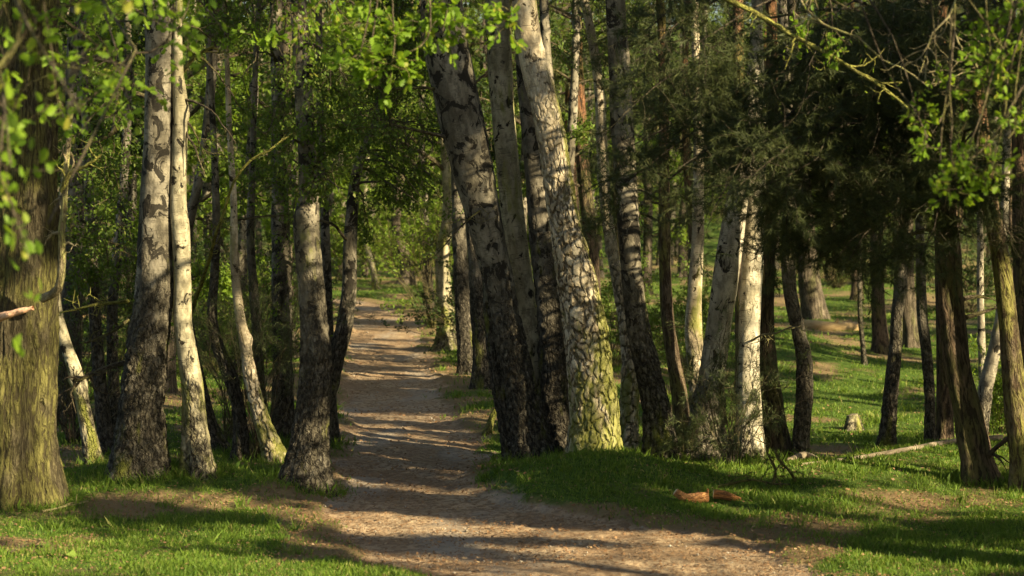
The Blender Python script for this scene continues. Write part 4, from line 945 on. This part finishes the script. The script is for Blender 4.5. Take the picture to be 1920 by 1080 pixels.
for (px, D, kd) in [(1290, 90, 'mid'), (1400, 92, 'mid'), (1440, 70, 'pine'), (1480, 95, 'dark'), (1550, 84, 'pine'), (1590, 92, 'mid'), (1650, 88, 'pine'), (1700, 96, 'mid'), (1745, 84, 'dark'), (1800, 92, 'pine'), (1860, 84, 'mid'), (1920, 90, 'dark'), (1900, 66, 'pine'), (1600, 69, 'pine'), (1760, 66, 'pine'), (1990, 80, 'mid'), (2000, 60, 'pine'), (1680, 104, 'mid'), (1560, 106, 'dark'), (1440, 104, 'mid'), (1830, 106, 'mid'), (1960, 44, 'pine'), (2040, 50, 'dark')]:
    place(kd, 'R', px+rng.uniform(-12, 12), D, rng)
for kd, l in protos.items():        # any prototype not used yet finds a place at the left
    for k, r_ in enumerate(l):
        if (kd, k) not in used: place_p = at(-40-60*k, 600, 50+6*k); dup(r_, (place_p[0], place_p[1], float(gz(place_p[0], place_p[1]))), 1., 1., LAB[(kd, 'L')][0], 'tree', LAB[(kd, 'L')][1], True); used[(kd, k)] = 1

MARKS = [(-60, 'left border'), (40, 'massive edge oak'), (110, 'tan leaning stem'), (175, 'dark upright birch'), (290, 'thick birch'), (345, 'yellow mossy birch'), (405, 'dark crooked birch'), (455, 'leaning scaly birch'),
         (527, 'straight pale birch'), (590, 'rugged-footed silver birch'), (650, 'right-leaning silver birch'), (705, 'far pale birch'), (762, 'far forked tree'), (835, 'crooked mossy-footed birch'), (885, 'dark verge birches'), (935, 'great leaning birch'),
         (1020, 'shaded clump birch'), (1090, 'scaly sunlit birch'), (1190, 'lone leaning birch'), (1250, 'slim orange-footed pine'), (1305, 'blotchy pale birch'), (1365, 'grey white birch'), (1410, 'brightest white birch'), (1440, 'dark shaded pine'),
         (1480, 'thin crooked birch'), (1520, 'broad ridged oak'), (1570, 'long tan log'), (1614, 'pencil-thin sapling'), (1648, 'left brown pine'), (1690, 'slender mossy birch'), (1735, 'thin dark stem'), (1790, 'big leaning pine'), (1840, 'thin white stem'), (1880, 'red-brown pine'), (1930, 'right border')]
LOOK = {'mid': 'leafy green tree', 'dark': 'dark leaved tree', 'birch': 'slim grey birch', 'pine': 'dark background pine'}
ORD = ['nearest', 'second nearest', 'third nearest', 'fourth nearest', 'fifth nearest', 'sixth nearest']
cells = {}
for t_ in FARTREES: cells.setdefault((t_[0], min(MARKS, key=lambda m: abs(m[0]-t_[2]))[1]), []).append(t_)
for (kd, mk), l in cells.items():
    l.sort(key=lambda t: t[3])
    for q, t_ in enumerate(l):
        where = 'at the ' + mk if 'border' in mk else 'behind the ' + mk
        t_[4]['label'] = (LOOK[kd] + ' in the wood ' + where) if len(l) == 1 else (LOOK[kd] + ' in the wood, ' + ORD[q] + ' of its kind ' + where)
# far-off wood behind everything
rng = np.random.default_rng(12)
N = 110000; x = rng.uniform(-48, 52, N); y = rng.uniform(108, 140, N)
g0 = gz(x, y); z = g0 + rng.uniform(0, 17, N)
kk = fbm(np.stack([x*.4, y*.4, z*.35], -1), 3, 7) > .44; P = np.stack([x, y, z], -1)[kk]
mb = MB(); leaves(mb, P, rng.normal(0, 1, P.shape), .34*rng.uniform(.6, 1.2, len(P)), 'small', rng, .4)
tr = np.stack([rng.uniform(-45, 50, 130), rng.uniform(105, 140, 130)], -1); tp = np.stack([np.stack([tr[:, 0], tr[:, 1], gz(tr[:, 0], tr[:, 1])-.3], -1) + np.array([0, 0, 16.*q/4])+ (rng.normal(0, .25, (130, 3)) if q else 0) for q in range(5)], 1)
v, f, tc = tubes(tp, rng.uniform(.12, .25, 130), np.full(130, .06), 7); mb.add(v, f, tc, 1)
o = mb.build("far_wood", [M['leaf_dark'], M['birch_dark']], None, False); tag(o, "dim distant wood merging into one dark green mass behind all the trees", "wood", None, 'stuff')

# ------------------------------------------------------------------ unseen trees right and behind the camera, added and thinned to dapple the sun
rng = np.random.default_rng(31)
spots = []
for y0 in np.arange(-16, 50, 5.2):
    for q, off in enumerate((5.5, 11., 17.)):
        x0 = max(.24*y0, 0) + off + rng.uniform(-1, 1) + (2 if y0 < 5 else 0); spots.append((x0, y0+rng.uniform(-1.5, 1.5)+2.5*(q % 2)))
nn = 0
for (x0, y0) in spots:
    if x0 < 3.5 and y0 > -2: continue
    if math.hypot(x0-bR[0], y0-bR[1]) < 2: x0 += 2.5
    x0, y0 = clear_spot(x0, y0, 1.6, rng)
    b = np.array([x0, y0, float(gz(x0, y0))-.1]); e = empty('broadleaf_tree', b)
    tag(e, 'unseen leafy tree added right of the view, crown shaped to dapple the sun', 'tree', 'trees of the wood outside the view')
    H = rng.uniform(12, 18); n = 6; zz = np.linspace(-.3, H, n); Pp = b + np.stack([np.cumsum(rng.normal(0, .18, n)), np.cumsum(rng.normal(0, .18, n)), zz], -1)
    V, f, tc, C, RR, h = trunk_mesh(Pp, list(np.linspace(rng.uniform(.09, .15), .025, n)), 14, .2, int(x0*10+y0+200), 'smooth', .3, .3, 1.)
    tb = MB(); tb.add(V, f, tc); tb.build("trunk", M['oak_grey'], e, True, b)
    lf = MB(); wd = MB(); nl = 28; cb = rng.uniform(1.6, 3.)
    for q in range(nl):
        z = cb + (H-cb)*(q+.5)/nl; k = int(np.argmin(np.abs(C[:, 2]-b[2]-z))); A = C[k]; a = q*2.4+rng.uniform(-.5, .5); Lh = rng.uniform(1.6, 3.0)
        bough(rng, A, A+np.array([math.cos(a)*Lh, math.sin(a)*Lh, rng.uniform(-.1, .6)]), wd, lf, n1=8, n2=6, n3=9, size=.23, kind='small', r0=.018, spread=.38, thr=.43)
    if wd.v: wd.build("branches", M['twig'], e, True, b)
    if lf.v: lf.build("crown", M['leaf_mid'], e, False, b)
    nn += 1
print("sun-side trees", nn, "open", len(OPEN))

SUNSIDE = [o for o in bpy.data.objects if o.get('group') == 'trees of the wood outside the view']
rng = np.random.default_rng(83); nth = 0; add_lf = {}
for (p_, r_) in SHUT:  # boughs added to the unseen trees to hold chosen spots in shade
    for s_ in (rng.uniform(9, 14), rng.uniform(14, 22)):
        Q = p_+SUN*s_
        while Q[0] < .24*Q[1]+1.6+r_: s_ += .8; Q = p_+SUN*s_
        if s_ > 34: continue
        ow = min(SUNSIDE, key=lambda o: math.hypot(o.location[0]-Q[0], o.location[1]-Q[1]))
        A = np.array(ow.location)+np.array([0, 0, max(1.2, Q[2]-rng.uniform(.2, 1.2))]); Bq = Q+nrm(Q-A)*.3
        lf, wd = add_lf.setdefault(ow.name, (MB(), MB()))
        bough(rng, A, Bq, wd, lf, n1=7, n2=5, n3=9, size=.19, kind='small', r0=.016, spread=.03, lo=.72, carve=False, droop=0., minl=r_*1.6); nth += 1
for nm, (lf, wd) in add_lf.items():
    ow = bpy.data.objects[nm]; org = np.array(ow.location)
    if wd.v: wd.build("branches", M['twig'], ow, True, org)
    if lf.v: lf.build("crown", M['leaf_mid'], ow, False, org)
print('shade boughs', nth)
# ------------------------------------------------------------------ logs, stump, cut limb, shrubs
def log_obj(name, label, cat, P, R, mats, knots=0, seed=1, group=None, parent=None, seg=20):
    P = np.array(P); C, RR = catmull(P, R, .05); rng = np.random.default_rng(seed)
    t = nrm(np.gradient(C, axis=0)); ref = np.array([0, 0, 1.]); a = nrm(np.cross(t, ref)); b = np.cross(a, t)
    th = np.linspace(0, 2*math.pi, seg, endpoint=False); h = np.concatenate([[0], np.cumsum(np.linalg.norm(np.diff(C, axis=0), axis=1))])
    tc = np.stack(np.broadcast_arrays(np.cos(th)[None]*RR[:, None], np.sin(th)[None]*RR[:, None], h[:, None]), -1)
    rr = RR[:, None]*(1+.25*(fbm(tc*9+seed*3, 3, seed)-.5))
    V = C[:, None]+rr[..., None]*(a[:, None]*np.cos(th)[None, :, None]+b[:, None]*np.sin(th)[None, :, None]); K = len(C)
    k, s_ = np.meshgrid(np.arange(K-1), np.arange(seg), indexing='ij'); i = lambda k, s: k*seg+s % seg
    f = np.stack([i(k, s_), i(k, s_+1), i(k+1, s_+1), i(k+1, s_)], -1).reshape(-1, 4)
    mb = MB(); mb.add(V.reshape(-1, 3), f, tc.reshape(-1, 3))
    for q in range(knots):
        k = int(rng.uniform(.15, .9)*K); d = nrm(np.array([rng.normal(0, .4), -.5, 1.])); c = grow((C[k]+d*RR[k]*.6)[None], d[None], np.array([RR[k]*1.3]), 4, rng, .1, 0)
        v, f2, t2 = tubes(c, [RR[k]*.32], [RR[k]*.2], 8); mb.add(v, f2, t2)
    base = C[0].copy()
    e = empty(name, base); tag(e, label, cat, group)
    mb.build("bark", mats[0], e, True, base)
    for idx in (0, -1):       # sawn or broken ends: slightly domed discs
        c = C[idx]; n_ = t[idx]*(-1 if idx == 0 else 1); ring = V.reshape(K, seg, 3)[idx]; cap = MB()
        inner = c+n_*.006+(ring-c)*.55
        vv = np.vstack([ring*1., inner, (c+n_*.008)[None]]); fs = [[q, (q+1) % seg, seg+(q+1) % seg, seg+q] for q in range(seg)]
        cap.add(vv, np.array(fs), vv*1.); cap.add(np.vstack([inner, (c+n_*.008)[None]]), np.array([[q, (q+1) % seg, seg] for q in range(seg)]), np.vstack([inner, c[None]]))
        cap.build("cut_end", mats[1], e, False, base)
    return e
def gp(px, py, up=0., D=None):
    p = hit(px, py) if D is None else at(px, py, D)
    if D is not None: p[2] = float(gz(p[0], p[1]))
    p = p.copy(); p[2] += up; return p
a = gp(1270, 941); Dl = a[1]
log_obj('cut_log', 'short orange-barked cut log with a pale sawn end, on the grass below the scrub', 'log', [at(1266, 922, Dl), at(1285, 934, Dl), at(1308, 934, Dl+.02), at(1326, 932, Dl+.05)], [.040, .048, .058, .052], [M['log_orange'], M['cut_wood']], 1, 4, seg=24)
log_obj('cut_log', 'tapering orange pine piece on the grass, right of the short cut log', 'log', [at(1338, 926, Dl+.1), at(1355, 928, Dl+.1), at(1372, 932, Dl+.15), at(1388, 936, Dl+.2)], [.05, .045, .035, .018], [M['log_orange'], M['cut_wood']], 1, 5, seg=24)
log_obj('fallen_log', 'long tan fallen log lying in the sun across the far clearing', 'log', [gp(1504, 614, .06), gp(1530, 617, .07), gp(1570, 619, .06), gp(1611, 620, .06)], [.13, .15, .14, .14], [M['log_tan'], M['cut_wood']], 1, 6)
log_obj('fallen_log', 'thin bleached trunk lying along the grassy edge left of the leaning pine', 'log', [gp(1505, 872, .01), gp(1600, 862, .015), gp(1700, 846, .02), gp(1790, 832, .025), gp(1880, 826, .03)], [.015, .024, .030, .038, .045], [M['log_grey'], M['cut_wood']], 3, 7)
log_obj('fallen_log', 'stubby pale root end lying at the foot of the thin crooked birch', 'log', [gp(1480, 868, .03), gp(1510, 862, .05), gp(1545, 866, .02)], [.03, .045, .012], [M['log_grey'], M['cut_wood']], 1, 8)
# mossy stump in the clearing
st = gp(1600, 806); e = empty('tree_stump', st); tag(e, 'small mossy grey stump on the leaf litter in the middle of the clearing', 'stump')
V, f, tc, C, RR, h = trunk_mesh([st-np.array([0, 0, .1]), st+np.array([0, 0, .12]), st+np.array([-.02, 0, .24])], [.12, .09, .075], 28, .02, 55, 'plates', .5, .1, 2.)
b = MB(); b.add(V, f, tc); b.build("bark", M['birch_mossy'], e, True, st)
b = MB(); ring = V.reshape(-1, 28, 3)[-1]; c = ring.mean(0)+np.array([0, 0, .015]); b.add(np.vstack([ring, c[None]]), np.array([[q, (q+1) % 28, 28] for q in range(28)]), np.vstack([ring, c[None]])); b.build("cut_top", M['log_grey'], e, False, st)
# leaning mossy stub by the path
st = gp(915, 812); e = log_obj('leaning_post', 'short mossy broken stub leaning at the right path edge before the clump', 'stub', [st-np.array([.02, 0, .05]), at(922, 785, st[1]), at(932, 762, st[1]), at(938, 735, st[1])], [.07, .045, .035, .02], [M['birch_mossy'], M['log_grey']], 0, 9)
# carved marks on the white birch
wb = [s for s in HEROES if s['mat'] == 'birch_white'][0]
wpar = [o for o in bpy.data.objects if o.get('label') == wb['label']][0]
tr_o = [c for c in wpar.children if c.name.startswith('trunk')][0]
from mathutils.bvhtree import BVHTree
me = tr_o.data; bv = BVHTree.FromPolygons([Vector(v.co)+wpar.location for v in me.vertices], [tuple(p.vertices) for p in me.polygons])
cv = MB(); strokes = [[(1406, 499), (1406.5, 505), (1406, 511)], [(1406, 500), (1404.6, 503)], [(1411, 510), (1411.4, 504), (1413, 501.5), (1414.5, 505)], [(1414, 500), (1416, 497.5), (1418, 500.5)], [(1416.5, 501), (1418, 504), (1416.5, 507.5), (1415, 506)], [(1418, 502), (1421.5, 503), (1422.2, 507), (1421.5, 511)], [(1419, 505), (1419.3, 510)],
                      [(1398, 486), (1401, 482), (1404, 487), (1409, 488), (1414, 486), (1416, 482)], [(1416, 482), (1420, 489), (1424, 492)], [(1406, 517), (1410, 519)]]
for st_ in strokes:
    pts = []
    for (a_, b_) in st_:
        d = ray(a_, b_); hh = bv.ray_cast(Vector((0, 0, CAM_H)), Vector(d.tolist()).normalized())
        if hh[0] is not None: pts.append(np.array(hh[0])-nrm(d)*.0005)
    if len(pts) >= 2:
        C_, _ = catmull(pts, np.ones(len(pts)), .01); v, f, tc = tubes(C_[None], [.0032], [.0028], 5); cv.add(v, f, tc)
if cv.v: cv.build("carved_mark", M['carving'], wpar, True, np.array(wpar.location))

# broken white wood stub on the oak
ok = [o for o in bpy.data.objects if o.get('label') == HEROES[0]['label']][0]; org = np.array(ok.location); D0 = HEROES[0]['Dv']
P = np.array([at(-20, 600, D0-.5), at(10, 592, D0-.75), at(36, 584, D0-.85), at(62, 578, D0-.9)]); C_, R_ = catmull(P, [.05, .05, .04, .02], .02)
v, f, tc = tubes(C_[None], [.055], [.022], 12); v = v + (fbm(v*30, 2, 3)[:, None]-.5)*.02; b = MB(); b.add(v, f, tc); b.build("branch", M['split_wood'], ok, True, org)

# bare crooked boughs seen among the stems: (owner label part, px points with distance, r0, r1, material)
def owner(txt): return [o for o in bpy.data.objects if o.get('label') and txt in o['label']][0]
rng = np.random.default_rng(8)
EXTRA = [('bent dark birch', [(352, 600, 25.6), (400, 460, 24), (440, 340, 23.6), (470, 300, 23.5), (505, 282, 23.4), (530, 262, 23.4), (560, 248, 23.5), (600, 250, 23.6), (625, 235, 23.6)], .03, .008, 'limb_moss', 10, .35),
         ('silver birch at the left path', [(578, 470, 22.9), (570, 340, 23.), (600, 340, 23.), (545, 300, 23.2), (520, 285, 23.3)], .02, .008, 'twig', 12, .35),
         ('slender sunlit birch', [(337, 140, 23.4), (352, 120, 23.3), (375, 100, 23.2), (400, 88, 23.2)], .03, .012, 'limb_moss', 5, .3),
         ('slender sunlit birch', [(345, 585, 23.6), (330, 572, 23.5), (318, 566, 23.4), (308, 568, 23.4)], .022, .010, 'limb_moss', 2, .1),
         ('thick birch left', [(240, 566, 23.4), (215, 568, 23.2), (180, 570, 23.), (150, 578, 23.), (120, 585, 22.9), (105, 590, 22.9)], .022, .008, 'limb_moss', 10, .25),
         ('thick birch left', [(235, 680, 23.4), (200, 690, 23.2), (170, 702, 23.), (138, 714, 22.8)], .03, .022, 'twig', 6, .3),
         ('thick birch left', [(240, 600, 23.5), (215, 620, 23.2), (180, 636, 23.), (160, 642, 22.9)], .018, .010, 'twig', 6, .3),
         ('great grey birch', [(850, 260, 24.3), (800, 250, 24.2), (760, 238, 24.1), (720, 228, 24.1), (690, 205, 24.)], .025, .006, 'twig', 14, .45),
         ('great grey birch', [(835, 170, 24.3), (790, 165, 24.2), (730, 166, 24.1), (660, 160, 24.), (600, 150, 24.)], .02, .005, 'twig', 14, .5),
         ('leaning right over the path', [(655, 450, 26.4), (620, 420, 26.), (560, 408, 25.8), (500, 405, 25.6), (440, 412, 25.5), (380, 405, 25.4)], .02, .006, 'twig', 16, .5),
         ('brightest white', [(1408, 640, 24.9), (1430, 628, 24.6), (1455, 625, 24.4), (1480, 615, 24.3), (1500, 617, 24.2)], .014, .006, 'twig_pale', 8, .18),
         ('great grey birch', [(900, 395, 24.2), (880, 410, 24.), (850, 440, 24.), (815, 480, 24.), (780, 500, 24.)], .012, .004, 'twig', 10, .35),
         ('big dark pine', [(1850, 860, 22.9), (1862, 845, 22.8), (1880, 830, 22.7), (1905, 810, 22.6)], .03, .02, 'pine', 3, .2),
         ('big dark pine', [(1780, 330, 23.), (1650, 300, 21.8), (1520, 290, 21.), (1400, 250, 20.6), (1300, 300, 20.5), (1250, 340, 20.5)], .035, .012, 'twig', 12, .5),
         ('big dark pine', [(1785, 470, 23.), (1740, 430, 22.6), (1690, 450, 22.4), (1620, 470, 22.2), (1560, 440, 22.)], .025, .008, 'twig', 12, .4),
         ('massive oak', [(80, 560, 20.9), (110, 540, 20.7), (118, 460, 20.5), (116, 400, 20.4), (122, 345, 20.4), (128, 250, 20.4)], .045, .022, 'twig_pale', 6, .3),
         ('massive oak', [(116, 360, 20.4), (130, 325, 20.3), (160, 312, 20.2), (190, 290, 20.1)], .035, .010, 'limb_moss', 4, .3),
         ('massive oak', [(60, -300, 20.), (420, -260, 17.), (780, -60, 15.6), (810, 50, 15.5), (790, 85, 15.5), (760, 100, 15.5), (730, 120, 15.4), (700, 115, 15.4), (672, 108, 15.4)], .03, .004, 'twig', 12, .22)]
for (own, pts, r0, r1, mt, ns, sl) in EXTRA:
    o_ = owner(own); wd = MB(); org = np.array(o_.location)
    C_, t_ = twigline(pts, r0, r1, wd, rng, ns, sl); wd.build("branch", M[mt], o_, True, org)
    if own == 'massive oak' and len(pts) == 9:
        lf = MB(); keep = t_[(t_[:, 0, 2] < at(800, -10, 15.5)[2])]
        leafy(keep, lf, rng, 7, .06); lf.build("leaves", M['leaf_oak'], o_, False, org)

# sunlit oak sprigs hanging into the top middle
for pq in [(672, 112, 15.4), (700, 140, 15.4), (735, 125, 15.4), (745, 60, 15.6), (800, 30, 15.8), (830, 60, 15.6), (945, 45, 15.6), (700, 20, 16)]: pass
def spr(o_, pts_list, n=9, size=.06, lm='leaf_oak', kind='oak', rad=.16, nt=9):
    org = np.array(o_.location); lf = MB()
    for (px, py, D) in pts_list:
        wd = MB()
        c = at(px, py, D); c0 = np.repeat(c[None], nt, 0); t_ = grow(c0 + rng.normal(0, rad*.35, c0.shape), rng.normal(0, 1, c0.shape), np.full(nt, rad), 4, rng, .3, -.1)
        up_ = grow(c[None], np.array([[rng.normal(0, .4), .3, 1.]]), np.array([1.2]), 7, rng, .15, .1); v, f, tc = tubes(up_, [.005], [.008], 5); wd.add(v, f, tc)
        v, f, tc = tubes(t_, np.full(nt, .004), np.full(nt, .002), 4); wd.add(v, f, tc); leafy(t_, lf, rng, n, size, kind)
        wd.build("branch", M['twig'], o_, True, org)
    lf.build("leaves", M[lm], o_, False, org)
spr(owner('massive oak'), SPR_L, size=.078)
spr(owner('beyond the right edge'), SPR_R, n=7, size=.055, rad=.13)

# shrubs and scrub
def shrub(name, label, px, py, D, w_, h_, kind, lm, seed, n=26, leaf=.04, bare=.0, group=None, r=.008, lo=.25):
    rg = np.random.default_rng(seed); b0 = at(px, py, D); b0[2] = float(gz(b0[0], b0[1]))-.03; e = empty(name, b0); tag(e, label, 'shrub', group)
    d = nrm(np.stack([rg.normal(0, w_/h_, n), rg.normal(0, w_/h_*.7, n), np.ones(n)], -1)); st_ = grow(np.repeat(b0[None], n, 0)+rg.normal(0, .05, (n, 3))*[1, 1, 0], d, h_*rg.uniform(.5, 1.1, n), 8, rg, .16, .02)
    wd = MB(); v, f, tc = tubes(st_, np.full(n, r), np.full(n, r*.35), 5); wd.add(v, f, tc)
    c1 = grow(*sample(st_, 6, rg, lo, 1.), h_*.28*rg.uniform(.4, 1.1, n*6), 5, rg, .3, 0); v, f, tc = tubes(c1, np.full(len(c1), r*.4), np.full(len(c1), r*.2), 4); wd.add(v, f, tc)
    c2 = grow(*sample(c1, 3, rg, .25, 1.), h_*.13*rg.uniform(.4, 1.1, n*18), 4, rg, .3, 0); v, f, tc = tubes(c2, np.full(len(c2), r*.25), np.full(len(c2), r*.15), 3); wd.add(v, f, tc)
    wd.build("stems", M['twig'], e, True, b0)
    if bare < 1:
        lf = MB(); c2 = c2[rg.uniform(0, 1, len(c2)) > bare]; P, T = sample(c2, 9 if kind != 'needle' else 34, rg, .1, 1.); leaves(lf, P+rg.normal(0, .02, P.shape), nrm(T+rg.normal(0, .6, T.shape)), leaf*rg.uniform(.6, 1.2, len(P)), kind, rg, .4); lf.build("leaves", M[lm], e, False, b0)
    return e
SH = [('scrub_pine', 'twiggy low pine scrub half screening the foot of the brightest white birch', 1375, 900, 23.9, .40, 1.7, 'needle', 'needle_pale', 1, 22, .07, .45),
      ('scrub_pine', 'sparse pine scrub on the bank right beside the lone leaning birch', 1290, 870, 24.6, .5, .8, 'needle', 'needle_pale', 2, 18, .07, .4),
      ('twiggy_shrub', 'bare twiggy bush in shade between the oak and the thick birch', 140, 880, 26.5, 1.0, 2.6, 'small', 'leaf_birch', 3, 40, .04, .7),
      ('twiggy_shrub', 'leafless grey thicket behind the stems nearest the oak', 95, 860, 29., 1.2, 2.4, 'small', 'leaf_dark', 4, 36, .04, .6),
      ('juniper_bush', 'feathery yellow-green bush hanging among the crooked birches left of the path', 478, 880, 24.9, .5, 2.1, 'needle', 'needle_pale', 5, 30, .055, .1),
      ('leafy_sapling', 'small fresh green sapling catching the sun in front of the crooked birches', 430, 870, 26.8, .6, 2.4, 'small', 'leaf_mid', 6, 20, .045, .2),
      ('leafy_sapling', 'young beech sapling with bright leaves over the far right side of the path', 812, 640, 52., 1.1, 3.7, 'small', 'leaf_mid', 7, 40, .07, .0),
      ('leafy_bush', 'low dark bush in the shade beside the far dark-footed birches', 935, 690, 42., 1.2, 2.6, 'small', 'leaf_dark', 8, 40, .07, .0),
      ('leafy_bush', 'shady bush between the scaly sunlit and the lone leaning birch, in the distance', 1150, 690, 40., 1.4, 2.2, 'small', 'leaf_birch', 9, 44, .06, .0),
      ('leafy_bush', 'green bush behind the blotchy pale birch', 1290, 680, 42., 1.2, 2.4, 'small', 'leaf_birch', 10, 40, .06, .1),
      ('leafy_bush', 'low bush with flecks of sun at the right edge of the clearing', 1890, 800, 31., .9, 1.6, 'small', 'leaf_mid', 11, 36, .05, .2),
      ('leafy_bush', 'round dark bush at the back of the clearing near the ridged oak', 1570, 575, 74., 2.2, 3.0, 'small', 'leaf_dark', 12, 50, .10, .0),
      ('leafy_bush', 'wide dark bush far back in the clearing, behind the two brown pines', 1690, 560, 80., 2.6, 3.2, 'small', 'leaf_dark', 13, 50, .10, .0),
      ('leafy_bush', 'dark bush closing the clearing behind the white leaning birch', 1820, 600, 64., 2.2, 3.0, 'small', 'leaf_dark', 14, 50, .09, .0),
      ('leafy_bush', 'sunny bush left of the path end beside the far pale birch', 645, 560, 86., 2.4, 3.6, 'small', 'leaf_mid', 15, 50, .11, .0),
      ('leafy_bush', 'leafy bush closing the end of the path under the far forked tree', 770, 550, 92., 3.0, 3.0, 'small', 'leaf_mid', 16, 50, .11, .0),
      ('leafy_bush', 'green understorey bush seen between the mossy and the crooked birches', 400, 720, 38., 1.2, 2.6, 'small', 'leaf_birch', 17, 40, .06, .0),
      ('leafy_bush', 'dark understorey bush behind the thick birch and its slim neighbour', 230, 720, 40., 1.6, 3.0, 'small', 'leaf_dark', 18, 44, .07, .0),
      ('leafy_bush', 'dark understorey bush in the gap left of the straight pale birch', 500, 690, 44., 1.4, 3.0, 'small', 'leaf_dark', 19, 44, .07, .0),
      ]
for a in SH: shrub(*a[:13], r=.010 if a[4] > 40 else .007, lo=.55 if a[0] in ('leafy_sapling', 'juniper_bush') else .25)
# fallen bough under the scrub
o_ = gp(1400, 918, .03); e = empty('fallen_bough', o_); tag(e, 'dark crooked dead bough lying under the twiggy pine scrub', 'branch')
wd = MB(); rg = np.random.default_rng(4)
for pts in ([(1330, 915, o_[1]), (1370, 905, o_[1]), (1410, 898, o_[1]), (1450, 906, o_[1]), (1492, 912, o_[1]+.2)], [(1492, 912, o_[1]+.2), (1480, 880, o_[1]), (1460, 860, o_[1]), (1452, 840, o_[1])], [(1450, 906, o_[1]), (1455, 880, o_[1]), (1440, 850, o_[1]), (1436, 820, o_[1])]):
    twigline(pts, .018, .008, wd, rg, 6, .25)
wd.build("limb", M['twig'], e, True, o_)
# small sticks on the grass
for (pts, lab) in [(([80, 962], [120, 955], [165, 944]), 'pale stick lying on the grass beside the foot of the big oak'), (([20, 1040], [60, 1025], [90, 1040]), 'dark crooked stick in the near grass below the big oak'), (([265, 1050], [300, 1030], [370, 1038]), 'dark stick in the near grass left of the path')]:
    P = np.array([gp(a_, b_, .02) for a_, b_ in pts]); e = empty('stick', P[0]); tag(e, lab, 'stick'); wd = MB(); C_, _ = catmull(P, [1, 1, 1], .04)
    C_ = C_+(fbm(C_*6, 2, 4)[:, None]-.5)*.05; v, f, tc = tubes(C_[None], [.014], [.006], 7); wd.add(v, f, tc); c1 = grow(*sample(C_[None], 3, rg, .3, .9), np.full(3, .12), 4, rg, .3, .1); v, f, tc = tubes(c1, np.full(3, .005), np.full(3, .003), 4); wd.add(v, f, tc)
    wd.build("wood", M['twig_pale'] if 'pale' in lab else M['twig'], e, True, P[0])
print("meshes", len(bpy.data.meshes), "verts", sum(len(m.vertices) for m in bpy.data.meshes))
